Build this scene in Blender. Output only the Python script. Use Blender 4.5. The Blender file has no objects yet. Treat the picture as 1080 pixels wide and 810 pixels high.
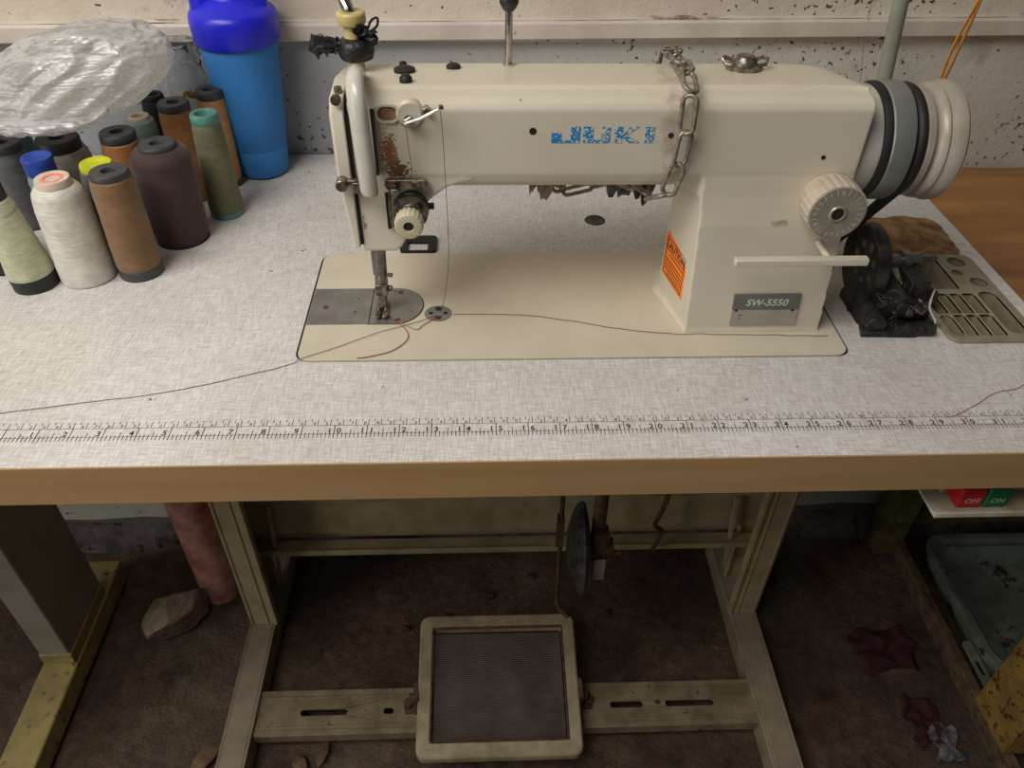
import bpy, bmesh, math, random
from mathutils import Vector, Matrix, noise, Euler
PI = math.pi
C = bpy.context.scene.collection
T = 0.76            # table top height
rnd = random.Random(7)

# ------------------------------------------------------------------ materials
def lin(c):
    return tuple((v/255/12.92 if v/255 <= .04045 else ((v/255+.055)/1.055)**2.4) for v in c)

def nmat(name):
    m = bpy.data.materials.new(name); m.use_nodes = True
    nt = m.node_tree; b = nt.nodes['Principled BSDF']
    return m, nt, b

def nd(nt, t, **k):
    n = nt.nodes.new(t)
    for a, v in k.items():
        if a.startswith('i_'):
            n.inputs[a[2:].replace('_', ' ')].default_value = v
        else: setattr(n, a, v)
    return n

def coords(nt, scale=(1, 1, 1), loc=(0, 0, 0), rot=(0, 0, 0)):
    tc = nd(nt, 'ShaderNodeTexCoord'); mp = nd(nt, 'ShaderNodeMapping')
    mp.inputs['Scale'].default_value = scale; mp.inputs['Location'].default_value = loc; mp.inputs['Rotation'].default_value = rot
    nt.links.new(tc.outputs['Object'], mp.inputs['Vector'])
    return mp.outputs['Vector']

def noise_n(nt, vec, scale, detail=4, rough=.6, dist=0):
    n = nd(nt, 'ShaderNodeTexNoise'); n.inputs['Scale'].default_value = scale
    n.inputs['Detail'].default_value = detail; n.inputs['Roughness'].default_value = rough; n.inputs['Distortion'].default_value = dist
    nt.links.new(vec, n.inputs['Vector'])
    return n.outputs['Fac']

def ramp(nt, fac, stops):
    r = nd(nt, 'ShaderNodeValToRGB'); e = r.color_ramp.elements
    while len(e) < len(stops): e.new(.5)
    for i, (p, c) in enumerate(stops):
        e[i].position = p; e[i].color = (*c, 1) if len(c) == 3 else c
    nt.links.new(fac, r.inputs['Fac'])
    return r.outputs['Color']

def mixc(nt, fac, a, b, mode='MIX'):
    m = nd(nt, 'ShaderNodeMix', data_type='RGBA', blend_type=mode)
    def put(s, v):
        if isinstance(v, (int, float)): s.default_value = v
        elif isinstance(v, tuple): s.default_value = (*v, 1) if len(v) == 3 else v
        else: nt.links.new(v, s)
    put(m.inputs[0], fac); put(m.inputs[6], a); put(m.inputs[7], b)
    return m.outputs[2]

def mathn(nt, op, a, b=0, c=None, clamp=False):
    m = nd(nt, 'ShaderNodeMath', operation=op, use_clamp=clamp)
    for i, v in enumerate((a, b, c)):
        if v is None: continue
        if isinstance(v, (int, float)): m.inputs[i].default_value = v
        else: nt.links.new(v, m.inputs[i])
    return m.outputs[0]

def bump(nt, b, h, strength=.3, dist=.001):
    n = nd(nt, 'ShaderNodeBump'); n.inputs['Strength'].default_value = strength; n.inputs['Distance'].default_value = dist
    nt.links.new(h, n.inputs['Height']); nt.links.new(n.outputs['Normal'], b.inputs['Normal'])

BW = ((0, 0, 0), (1, 1, 1))
def simple(name, c, c2=None, rough=.5, metal=0, nscale=40, bscale=400, bstr=.15, bdist=.0006, spots=None, lo=.35, hi=.65, spotscale=60, spotlo=.62, spec=.5):
    m, nt, b = nmat(name)
    c = lin(c); c2 = lin(c2) if c2 else tuple(v*.8 for v in c)
    v = coords(nt)
    col = ramp(nt, noise_n(nt, v, nscale, 5, .65), [(lo, c2), (hi, c)])
    if spots:
        f = ramp(nt, noise_n(nt, v, spotscale, 6, .7), [(spotlo, BW[0]), (spotlo+.05, BW[1])])
        col = mixc(nt, f, col, lin(spots))
    nt.links.new(col, b.inputs['Base Color'])
    b.inputs['Roughness'].default_value = rough; b.inputs['Metallic'].default_value = metal
    b.inputs['Specular IOR Level'].default_value = spec
    if bstr: bump(nt, b, noise_n(nt, v, bscale, 3), bstr, bdist)
    return m

M = {}
def laminate():
    m, nt, b = nmat('linen_laminate')
    fx = noise_n(nt, coords(nt, (80, 1300, 1)), 1, 2, .5)
    fy = noise_n(nt, coords(nt, (1300, 80, 1)), 1, 2, .5)
    f = mathn(nt, 'ADD', mathn(nt, 'MULTIPLY', fx, .5), mathn(nt, 'MULTIPLY', fy, .5))
    col = ramp(nt, f, [(.38, lin((190, 184, 180))), (.5, lin((211, 207, 203))), (.61, lin((231, 228, 224)))])
    v = coords(nt)
    big = ramp(nt, noise_n(nt, v, 5, 4), [(.35, (.86, .84, .82)), (.65, (1, 1, 1))])
    col = mixc(nt, 1.0, col, big, 'MULTIPLY')
    sp = ramp(nt, noise_n(nt, v, 70, 3, .5), [(.74, BW[0]), (.76, BW[1])])
    col = mixc(nt, sp, col, lin((95, 80, 70)))
    nt.links.new(col, b.inputs['Base Color'])
    b.inputs['Roughness'].default_value = .42
    bump(nt, b, f, .2, .0003)
    return m
M['laminate'] = laminate()

def wood(name, a, bcol, sc=(1.5, 30, 30), rough=.5):
    m, nt, b = nmat(name)
    v = coords(nt, sc)
    f = noise_n(nt, v, 2.2, 6, .6, .4)
    col = ramp(nt, f, [(.3, lin(bcol)), (.7, lin(a))])
    nt.links.new(col, b.inputs['Base Color']); b.inputs['Roughness'].default_value = rough
    bump(nt, b, f, .1, .0005)
    return m
M['edge'] = wood('beech_edge_band', (180, 144, 100), (166, 131, 88))
M['brownwood'] = wood('brown_wood_top', (176, 124, 70), (132, 92, 52), (2.5, 14, 10), .45)

def body_mat():
    m, nt, b = nmat('cream_enamel')
    v = coords(nt)
    base = ramp(nt, noise_n(nt, v, 9, 5, .6), [(.3, lin((198, 188, 168))), (.7, lin((210, 201, 182)))])
    # small paint chips
    chips = ramp(nt, noise_n(nt, v, 85, 3, .5), [(.755, BW[0]), (.77, BW[1])])
    col = mixc(nt, chips, base, lin((70, 58, 45)))
    # local rust freckles beside the take-up slot, grime under the chain
    def local(cx, cy, cz, rx, rz, lo, hi, sc):
        mp = coords(nt, (1/rx, .0001, 1/rz), (-(cx-.06)/rx, 0, -(cz-T)/rz))
        ln = nd(nt, 'ShaderNodeVectorMath', operation='LENGTH'); nt.links.new(mp, ln.inputs[0])
        fall = mathn(nt, 'SUBTRACT', 1, ln.outputs['Value'], clamp=True)
        n = noise_n(nt, v, sc, 4, .7)
        s = mathn(nt, 'ADD', mathn(nt, 'MULTIPLY', fall, .55), n)
        return ramp(nt, s, [(lo, BW[0]), (hi, BW[1])])
    col = mixc(nt, local(-.092, 0, .93, .013, .042, .80, .86, 650), col, lin((128, 84, 48)))
    col = mixc(nt, local(-.086, 0, .918, .024, .02, .84, .9, 520), col, lin((96, 66, 44)))
    col = mixc(nt, mathn(nt, 'MULTIPLY', local(.124, 0, .95, .016, .05, .7, 1.1, 90), .55), col, lin((128, 98, 76)))
    col = mixc(nt, mathn(nt, 'MULTIPLY', local(.225, 0, .872, .02, .008, .8, 1.1, 120), .6), col, lin((120, 98, 78)))
    col = mixc(nt, mathn(nt, 'MULTIPLY', local(-.118, 0, .87, .006, .03, .9, 1.0, 500), .9), col, lin((120, 78, 50)))
    nt.links.new(col, b.inputs['Base Color'])
    b.inputs['Roughness'].default_value = .42
    b.inputs['Coat Weight'].default_value = .15; b.inputs['Coat Roughness'].default_value = .3
    bump(nt, b, noise_n(nt, v, 650, 3), .22, .0005)
    return m
M['body'] = body_mat()
M['bed'] = simple('cream_bed_enamel', (208, 198, 178), (198, 188, 166), .4, nscale=12, bscale=700, bstr=.12, spots=(120, 95, 70), spotscale=60, spotlo=.74)
M['gloss'] = simple('grey_gloss_enamel', (200, 196, 184), (190, 186, 172), .22, nscale=20, bstr=.03)
M['white_gloss'] = simple('handwheel_enamel', (168, 158, 146), (150, 140, 126), .3, nscale=30, bstr=.05)
M['ring_grey'] = simple('belt_ring_aluminium', (140, 142, 135), (126, 128, 122), .38, .3, nscale=14, bstr=.05)
M['steel'] = simple('worn_steel', (140, 138, 132), (104, 98, 90), .38, .85, nscale=120)
M['chrome'] = simple('chrome', (205, 203, 198), (160, 155, 148), .2, 1, nscale=200, bstr=.05)
M['dirty_chrome'] = simple('grimy_chrome', (165, 155, 140), (66, 48, 36), .35, .75, nscale=160, bstr=.2)
M['plate'] = simple('needle_plate_steel', (150, 148, 142), (132, 129, 123), .36, .55, nscale=50, bstr=.04)
M['black'] = simple('black_rubber', (26, 25, 24), (16, 15, 15), .6, nscale=60)
M['gap'] = simple('dark_gap', (34, 28, 22), (20, 16, 12), .9)  # near-black stand-in for the shade inside gaps, slots and holes
M['dark_grease'] = simple('greasy_black_iron', (58, 56, 53), (24, 22, 20), .5, .3, nscale=140, bscale=260, bstr=.8, bdist=.002)
M['iron'] = simple('dark_iron', (78, 77, 73), (40, 38, 36), .42, .5, nscale=80, bstr=.3)
M['rust'] = simple('rusty_iron', (104, 74, 50), (58, 36, 24), .8, .1, nscale=90, bscale=300, bstr=.7, bdist=.001)
M['knob'] = simple('cream_plastic', (206, 198, 172), (190, 180, 150), .4, nscale=30)
M['dial'] = simple('dial_plastic', (196, 182, 162), (178, 164, 145), .42, nscale=60)
M['dialface'] = simple('dial_face_metal', (172, 164, 150), (152, 144, 130), .35, .35, nscale=100)
M['chain'] = simple('chain_steel', (158, 152, 138), (112, 102, 88), .42, .55, nscale=200, bstr=.3)
M['cloth'] = simple('black_plastic_film', (34, 34, 36), (20, 20, 22), .45, nscale=60, bscale=150, bstr=.6, bdist=.002)
M['yellow_plastic'] = simple('aged_yellow_plastic', (214, 196, 138), (188, 168, 110), .4)
M['orange'] = simple('orange_label', (250, 140, 44), (244, 128, 36), .45, bstr=0)
M['ink'] = simple('ink_black', (44, 36, 32), (30, 24, 22), .6, bstr=0)
M['brownink'] = simple('ink_dark_red', (96, 34, 16), (80, 26, 12), .6, bstr=0)
M['rulerink'] = simple('ruler_ink', (56, 52, 50), (38, 35, 34), .7, bstr=0, nscale=90)
M['labelgrey'] = simple('nameplate_grey', (112, 112, 108), (102, 102, 98), .4, .2, bstr=0)
M['labelsilver'] = simple('nameplate_silver', (172, 168, 158), (160, 155, 144), .4, .3, bstr=0)
M['whiteink'] = simple('ink_white', (214, 212, 204), (200, 198, 190), .5, bstr=0)
M['tray'] = simple('olive_grey_plastic', (150, 142, 120), (128, 118, 96), .5, nscale=30, spots=(92, 66, 46), spotlo=.66)
M['chip'] = simple('bare_chipboard', (172, 134, 90), (104, 72, 42), .85, nscale=55, bscale=120, bstr=1, bdist=.003, spots=(176, 152, 118), spotscale=45, spotlo=.66)
M['stand'] = simple('cream_painted_steel', (176, 162, 124), (148, 132, 98), .5, nscale=22, bstr=.2, spots=(82, 58, 38), spotscale=70, spotlo=.68)
M['dirtystand'] = simple('grimy_cream_steel', (142, 128, 98), (108, 92, 68), .6, nscale=30, bstr=.3, spots=(66, 46, 30), spotscale=60, spotlo=.60)
M['foot'] = simple('taupe_painted_steel', (150, 136, 116), (124, 108, 90), .55, nscale=16, bstr=.2, spots=(70, 48, 32), spotscale=35, spotlo=.66)
M['pedalframe'] = simple('pedal_cast_frame', (164, 150, 118), (132, 116, 88), .5, nscale=30, spots=(110, 80, 52), spotscale=50, spotlo=.66)
M['greypost'] = simple('grey_chipped_paint', (154, 146, 132), (134, 124, 108), .55, nscale=10, spots=(60, 50, 38), spotscale=40, spotlo=.68)
M['yellowpaint'] = simple('mustard_chipped_paint', (164, 146, 90), (132, 118, 74), .6, nscale=18, bscale=120, bstr=.5, bdist=.001, spots=(98, 60, 34), spotscale=40, spotlo=.58)
M['rustfoot'] = simple('rusted_mustard_steel', (104, 84, 58), (60, 44, 30), .8, nscale=50, bscale=160, bstr=.8, bdist=.002)
M['rustmustard'] = simple('rust_speckled_mustard', (158, 124, 56), (112, 86, 44), .6, nscale=30, bstr=.5, spots=(78, 46, 26), spotscale=60, spotlo=.54)
M['darkmustard'] = simple('stained_mustard_paint', (112, 102, 60), (66, 54, 32), .7, nscale=26, bstr=.5)
M['pink'] = simple('pink_stained_plaster', (206, 156, 140), (156, 88, 76), .8, nscale=22, bscale=80, bstr=.4, bdist=.002)
M['stone'] = simple('pale_rubble_stone', (142, 124, 104), (100, 84, 68), .9, nscale=40, bscale=90, bstr=.8, bdist=.004)
M['clod'] = simple('dark_clod', (76, 54, 40), (44, 30, 22), .95, nscale=80, bscale=150, bstr=.8)
M['leaf'] = simple('dry_leaf', (120, 92, 66), (74, 50, 34), .8)
M['redcloth'] = simple('dark_red_cloth', (66, 18, 18), (40, 10, 12), .9, bscale=200, bstr=.5)
M['greyrag'] = simple('grey_rag', (112, 112, 112), (60, 58, 58), .9, nscale=60, bstr=.6)
M['pan'] = simple('green_grey_oil_pan', (126, 136, 120), (84, 88, 74), .45, nscale=14, bscale=60, bstr=.4, bdist=.002, spots=(52, 40, 30), spotscale=22, spotlo=.58)
M['whitebox'] = simple('dirty_white_plastic', (196, 190, 172), (150, 138, 110), .5, nscale=24)
M['red'] = simple('red_button', (196, 34, 32), (176, 26, 26), .35, bstr=0)
M['green'] = simple('green_button', (22, 122, 66), (14, 102, 54), .35, bstr=0)
M['redlabel'] = simple('pale_label', (206, 190, 170), (190, 170, 150), .6, bstr=0)
M['rodgrey'] = simple('grey_green_pipe', (150, 154, 138), (132, 136, 120), .4, nscale=20)
M['cord'] = simple('orange_cord', (214, 146, 44), (184, 114, 26), .7, bscale=900, bstr=.5)
M['thread_grey'] = simple('grey_thread', (98, 84, 74), (84, 70, 62), .8, bstr=0)
M['thread_red'] = simple('maroon_thread', (134, 70, 60), (114, 56, 50), .8, bstr=0)
M['thread_pink'] = simple('pinkish_thread', (176, 124, 112), (150, 100, 90), .8, bstr=0)
M['recess'] = simple('rusty_recess', (150, 116, 84), (112, 82, 56), .7, nscale=200)

def logo_mat():
    m, nt, b = nmat('worn_blue_print')
    v = coords(nt)
    n = noise_n(nt, v, 620, 2, .5)
    mp = coords(nt, (1/.08, 0, 0), (-(.031-.06)/.08, 0, 0))
    sx = nd(nt, 'ShaderNodeSeparateXYZ'); nt.links.new(mp, sx.inputs[0])
    wear = mathn(nt, 'ADD', n, mathn(nt, 'MULTIPLY', mathn(nt, 'MINIMUM', sx.outputs[0], .5), .26))
    f = ramp(nt, wear, [(.625, BW[0]), (.65, BW[1])])
    col = mixc(nt, f, lin((28, 126, 182)), lin((204, 195, 175)))
    nt.links.new(col, b.inputs['Base Color']); b.inputs['Roughness'].default_value = .5
    return m
M['logo'] = logo_mat()

def wall_mat():
    m, nt, b = nmat('pitted_plaster')
    v = coords(nt)
    base = ramp(nt, noise_n(nt, v, 6, 6, .65), [(.3, lin((196, 184, 166))), (.7, lin((218, 206, 190)))])
    xyz = nd(nt, 'ShaderNodeSeparateXYZ'); tc = nd(nt, 'ShaderNodeTexCoord'); nt.links.new(tc.outputs['Object'], xyz.inputs[0])
    z = xyz.outputs[2]; x = xyz.outputs[0]
    # greyer below the rail, grey-blue at the left, fading out towards the right
    low = mathn(nt, 'LESS_THAN', z, .897); paint = mathn(nt, 'GREATER_THAN', z, .62)  # height masks for the grey-blue tone
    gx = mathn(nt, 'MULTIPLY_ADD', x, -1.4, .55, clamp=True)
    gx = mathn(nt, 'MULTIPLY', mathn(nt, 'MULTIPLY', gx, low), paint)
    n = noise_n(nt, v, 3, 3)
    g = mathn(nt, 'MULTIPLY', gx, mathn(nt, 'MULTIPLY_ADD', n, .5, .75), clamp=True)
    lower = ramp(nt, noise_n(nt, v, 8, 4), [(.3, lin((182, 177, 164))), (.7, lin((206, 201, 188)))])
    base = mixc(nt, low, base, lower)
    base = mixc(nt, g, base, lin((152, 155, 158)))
    pits = noise_n(nt, v, 130, 3, .55)
    big = noise_n(nt, v, 5, 2)
    mask = ramp(nt, big, [(.42, BW[0]), (.62, BW[1])])
    pf = ramp(nt, mathn(nt, 'ADD', pits, mathn(nt, 'MULTIPLY', mask, .08)), [(.69, BW[0]), (.715, BW[1])])
    col = mixc(nt, pf, base, lin((84, 76, 68)))
    # grime band at the foot of the wall
    foot = mathn(nt, 'LESS_THAN', mathn(nt, 'ADD', z, mathn(nt, 'MULTIPLY', n, .06)), .095)
    col = mixc(nt, mathn(nt, 'MULTIPLY', foot, .85), col, lin((78, 74, 72)))
    brick = ramp(nt, noise_n(nt, v, 14, 6, .7), [(.60, BW[0]), (.66, BW[1])])
    col = mixc(nt, mathn(nt, 'MULTIPLY', brick, .28), col, lin((120, 96, 78)))
    nt.links.new(col, b.inputs['Base Color']); b.inputs['Roughness'].default_value = .9
    h = mathn(nt, 'SUBTRACT', mathn(nt, 'MULTIPLY', noise_n(nt, v, 120, 5, .65), .6), pf)
    bump(nt, b, h, .7, .003)
    return m
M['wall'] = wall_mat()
M['rail'] = simple('rail_paint', (216, 206, 194), (196, 184, 170), .7, nscale=12, bscale=120, bstr=.4, bdist=.001, spots=(130, 96, 80), spotscale=30, spotlo=.68)

def floor_mat():
    m, nt, b = nmat('dusty_earth_floor')
    v = coords(nt)
    a = ramp(nt, noise_n(nt, v, 3.2, 8, .7), [(.3, lin((60, 44, 33))), (.5, lin((108, 86, 66))), (.7, lin((146, 122, 98)))])
    s = ramp(nt, noise_n(nt, v, 16, 6, .7), [(.52, BW[0]), (.68, BW[1])])
    col = mixc(nt, mathn(nt, 'MULTIPLY', s, .65), a, lin((48, 32, 24)))
    dst = ramp(nt, noise_n(nt, v, 48, 5, .7), [(.42, (.72,)*3), (.62, (1.12,)*3)])
    col = mixc(nt, 1.0, col, dst, 'MULTIPLY')
    g = ramp(nt, noise_n(nt, v, 2.1, 3), [(.5, BW[0]), (.7, BW[1])])
    col = mixc(nt, mathn(nt, 'MULTIPLY', g, .4), col, lin((104, 100, 90)))
    nt.links.new(col, b.inputs['Base Color']); b.inputs['Roughness'].default_value = .92
    bump(nt, b, mathn(nt, 'ADD', noise_n(nt, v, 22, 8, .7), mathn(nt, 'MULTIPLY', noise_n(nt, v, 110, 5, .75), .6)), 1.0, .02)
    return m
M['floor'] = floor_mat()

def winding(name, c, c2=None, rough=.75, dirt=None):
    m, nt, b = nmat(name)
    v = coords(nt, (60, 60, 1500))
    f = noise_n(nt, v, 1, 3, .5)
    v2 = coords(nt)
    c = lin(c); c2 = lin(c2) if c2 else tuple(q*.72 for q in c)
    big = noise_n(nt, v2, 45, 5, .7)
    col = ramp(nt, mathn(nt, 'ADD', mathn(nt, 'MULTIPLY', f, .45), mathn(nt, 'MULTIPLY', big, .55)), [(.38, c2), (.6, c)])
    if dirt:
        d = ramp(nt, noise_n(nt, coords(nt, (30, 30, 110)), 1, 4, .7), [(.62, BW[0]), (.72, BW[1])])
        col = mixc(nt, mathn(nt, 'MULTIPLY', d, .7), col, lin(dirt))
    nt.links.new(col, b.inputs['Base Color']); b.inputs['Roughness'].default_value = rough
    b.inputs['Sheen Weight'].default_value = .15
    bump(nt, b, mathn(nt, 'ADD', f, big), .35, .001)
    return m

def trans_mat(name, c, alpha_rough=.35, trans=.6):
    m, nt, b = nmat(name)
    v = coords(nt)
    nt.links.new(ramp(nt, noise_n(nt, v, 30, 3), [(.3, tuple(q*.9 for q in lin(c))), (.7, lin(c))]), b.inputs['Base Color'])
    b.inputs['Roughness'].default_value = alpha_rough; b.inputs['Transmission Weight'].default_value = trans
    b.inputs['IOR'].default_value = 1.25
    return m
M['bottle'] = trans_mat('translucent_blue_plastic', (72, 148, 224), .45, .25)
M['lid'] = simple('royal_blue_plastic', (34, 38, 214), (28, 30, 196), .35, nscale=10, bstr=0)
M['glass'] = trans_mat('clear_glass', (252, 253, 252), .03, 1.0)

def film_mat():
    m = bpy.data.materials.new('crumpled_clear_film'); m.use_nodes = True
    nt = m.node_tree; nt.nodes.clear()
    out = nd(nt, 'ShaderNodeOutputMaterial')
    tr = nd(nt, 'ShaderNodeBsdfTransparent'); tr.inputs[0].default_value = (.95, .95, .94, 1)
    gl = nd(nt, 'ShaderNodeBsdfGlossy'); gl.inputs['Roughness'].default_value = .17; gl.inputs[0].default_value = (.95, .95, .95, 1)
    tl = nd(nt, 'ShaderNodeBsdfTranslucent'); tl.inputs[0].default_value = (.92, .91, .89, 1)
    df = nd(nt, 'ShaderNodeBsdfDiffuse'); df.inputs[0].default_value = (.92, .91, .90, 1)
    v = coords(nt, (9, 45, 85), rot=(0, .6, .1)); v2 = coords(nt, (30, 110, 230), rot=(0, .75, .3))
    a = noise_n(nt, v, 1, 3, .5, .8); b = noise_n(nt, v2, 1, 3, .5, .6)
    ridge = lambda n: mathn(nt, 'SUBTRACT', 1, mathn(nt, 'ABSOLUTE', mathn(nt, 'MULTIPLY_ADD', n, 6, -3)))
    h = mathn(nt, 'ADD', ridge(a), mathn(nt, 'MULTIPLY', ridge(b), .35))
    bp = nd(nt, 'ShaderNodeBump'); bp.inputs['Strength'].default_value = .42; bp.inputs['Distance'].default_value = .003
    nt.links.new(h, bp.inputs['Height'])
    for n in (gl, tl, df): nt.links.new(bp.outputs[0], n.inputs['Normal'])
    m1 = nd(nt, 'ShaderNodeMixShader'); m1.inputs[0].default_value = .5
    nt.links.new(df.outputs[0], m1.inputs[1]); nt.links.new(tl.outputs[0], m1.inputs[2])
    crease = ramp(nt, h, [(.40, (.34,)*3), (1.05, (.80,)*3)])
    m2 = nd(nt, 'ShaderNodeMixShader'); nt.links.new(crease, m2.inputs[0])
    nt.links.new(tr.outputs[0], m2.inputs[1]); nt.links.new(m1.outputs[0], m2.inputs[2])
    fr = nd(nt, 'ShaderNodeFresnel'); fr.inputs[0].default_value = 1.5; nt.links.new(bp.outputs[0], fr.inputs['Normal'])
    ff = mathn(nt, 'MULTIPLY_ADD', fr.outputs[0], .6, .05, clamp=True)
    m3 = nd(nt, 'ShaderNodeMixShader'); nt.links.new(ff, m3.inputs[0])
    nt.links.new(m2.outputs[0], m3.inputs[1]); nt.links.new(gl.outputs[0], m3.inputs[2])
    nt.links.new(m3.outputs[0], out.inputs[0])
    return m
M['film'] = film_mat()

# ------------------------------------------------------------------ geometry
class MB:
    def __init__(s): s.v = []; s.f = []
    def add(s, vs, fs):
        o = len(s.v); s.v += [Vector(p) for p in vs]; s.f += [[i+o for i in f] for f in fs]; return s
    def box(s, x0, x1, y0, y1, z0, z1):
        return s.add([(x, y, z) for x in (x0, x1) for y in (y0, y1) for z in (z0, z1)],
                     [(0, 1, 3, 2), (4, 6, 7, 5), (0, 4, 5, 1), (2, 3, 7, 6), (0, 2, 6, 4), (1, 5, 7, 3)])
    def loft(s, rings, closed=False, caps=True):
        n = len(rings[0]); vs = [p for r in rings for p in r]; fs = []
        m = len(rings)
        for i in range(m if closed else m-1):
            a = i*n; b = ((i+1) % m)*n
            for k in range(n):
                fs.append((a+k, a+(k+1) % n, b+(k+1) % n, b+k))
        if caps and not closed:
            fs.append(tuple(range(n))[::-1]); fs.append(tuple(range((m-1)*n, m*n)))
        return s.add(vs, fs)
    def cyl(s, p0, p1, r0, r1=None, n=24, caps=True):
        r1 = r0 if r1 is None else r1
        p0, p1 = Vector(p0), Vector(p1); d = (p1-p0).normalized()
        a = d.orthogonal().normalized(); b = d.cross(a)
        R = lambda p, r: [p+(a*math.cos(t)+b*math.sin(t))*r for t in [2*PI*k/n for k in range(n)]]
        return s.loft([R(p0, r0), R(p1, r1)], caps=caps)
    def tube(s, pts, r, n=8, closed=False, flat=1.0):
        pts = [Vector(p) for p in pts]; rings = []
        up = None; m = len(pts)
        for i, p in enumerate(pts):
            if closed: d = (pts[(i+1) % m]-pts[i-1]).normalized()
            else: d = (pts[min(i+1, m-1)]-pts[max(i-1, 0)]).normalized()
            if up is None: up = d.orthogonal().normalized()
            up = (up-d*up.dot(d)).normalized(); b = d.cross(up)
            rr = r[i] if isinstance(r, (list, tuple)) else r
            rings.append([p+(up*math.cos(t)+b*math.sin(t)*flat)*rr for t in [2*PI*k/n for k in range(n)]])
        return s.loft(rings, closed=closed)
    def lathe(s, prof, axis='Z', o=(0, 0, 0), n=32, mod=None):
        # prof: list of (radius, height); axis direction of height
        o = Vector(o); rings = []
        for r, h in prof:
            ring = []
            for k in range(n):
                t = 2*PI*k/n; rr = r*(mod(t, h) if mod else 1)
                c, q = rr*math.cos(t), rr*math.sin(t)
                ring.append(o+Vector({'Z': (c, q, h), 'X': (h, c, q), 'Y': (q, h, c)}[axis]))
            rings.append(ring)
        return s.loft(rings)
    def prism(s, poly, a0, a1, plane='XZ'):
        m = {'XZ': lambda p, a: (p[0], a, p[1]), 'XY': lambda p, a: (p[0], p[1], a), 'YZ': lambda p, a: (a, p[0], p[1])}[plane]
        n = len(poly)
        return s.loft([[m(p, a0) for p in poly], [m(p, a1) for p in poly]])
    def xf(s, mat, start=0):
        for i in range(start, len(s.v)): s.v[i] = mat @ s.v[i]
        return s
    def mesh(s, name):
        me = bpy.data.meshes.new(name); me.from_pydata([tuple(v) for v in s.v], [], s.f); me.validate()
        bm = bmesh.new(); bm.from_mesh(me); bmesh.ops.recalc_face_normals(bm, faces=bm.faces); bm.to_mesh(me); bm.free()
        return me

PM = {}
def link(name, me, mat, parent=None, bevel=0, angle=40, segs=2):
    o = bpy.data.objects.new(name, me); C.objects.link(o)
    me.materials.append(mat)
    for p in me.polygons: p.use_smooth = True
    me.set_sharp_from_angle(angle=math.radians(angle))
    if parent is not None:
        o.parent = parent
        # geometry is written in world coordinates: put it into the parent's frame
        me.transform(PM[parent.name].inverted())
        PM[o.name] = PM[parent.name]
    if bevel:
        b = o.modifiers.new('bevel', 'BEVEL'); b.width = bevel; b.segments = segs; b.limit_method = 'ANGLE'; b.angle_limit = math.radians(35); b.harden_normals = False
    return o
def obj(name, mb, mat, parent=None, bevel=0, angle=40, label=None, segs=2):
    o = link(name, mb.mesh(name), M[mat] if isinstance(mat, str) else mat, parent, bevel, angle, segs)
    if label: o['label'] = label
    return o
def thing(name, label, cat, loc=(0, 0, 0), group=None):
    o = bpy.data.objects.new(name, None); C.objects.link(o); o.location = loc; o.empty_display_size = .02
    o['label'] = label; o['category'] = cat
    if group: o['group'] = group
    PM[o.name] = Matrix.Translation(loc)
    return o
def tag(o, label, cat, group=None):
    o['label'] = label; o['category'] = cat
    if group: o['group'] = group
    return o
def struct(o): o['kind'] = 'structure'; return o

def rrect(x0, x1, y0, y1, r, n=6):
    out = []
    rs = r if isinstance(r, (tuple, list)) else (r,)*4      # order: x1y0? (BL, BR, TR, TL)
    for (cx, cy, a, q) in ((x0+rs[0], y0+rs[0], PI, rs[0]), (x1-rs[1], y0+rs[1], 1.5*PI, rs[1]), (x1-rs[2], y1-rs[2], 0, rs[2]), (x0+rs[3], y1-rs[3], .5*PI, rs[3])):
        for k in range(n+1): out.append((cx+q*math.cos(a+k*PI/2/n), cy+q*math.sin(a+k*PI/2/n)))
    return out
def circ(x, y, r, n=24, e=1): return [(x+r*math.cos(2*PI*k/n), y+r*e*math.sin(2*PI*k/n)) for k in range(n)]

def plate(outer, holes, z0, z1):
    """flat plate with holes, thickness z0..z1"""
    mb = MB()
    for z in (z0, z1):
        bm = bmesh.new(); edges = []
        for lp in [outer]+holes:
            vs = [bm.verts.new((p[0], p[1], z)) for p in lp]
            for i in range(len(vs)): edges.append(bm.edges.new((vs[i], vs[(i+1) % len(vs)])))
        bmesh.ops.triangle_fill(bm, use_beauty=True, use_dissolve=False, edges=edges)
        bm.verts.index_update()
        mb.add([v.co.copy() for v in bm.verts], [[v.index for v in f.verts] for f in bm.faces]); bm.free()
    for lp in [outer]+holes:
        n = len(lp)
        mb.add([(p[0], p[1], z0) for p in lp]+[(p[0], p[1], z1) for p in lp], [(i, (i+1) % n, n+(i+1) % n, n+i) for i in range(n)])
    me = mb.mesh('p'); bm = bmesh.new(); bm.from_mesh(me); bmesh.ops.remove_doubles(bm, verts=bm.verts, dist=1e-6)
    bmesh.ops.recalc_face_normals(bm, faces=bm.faces); bm.to_mesh(me); bm.free(); bpy.data.meshes.remove
    return me

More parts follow.
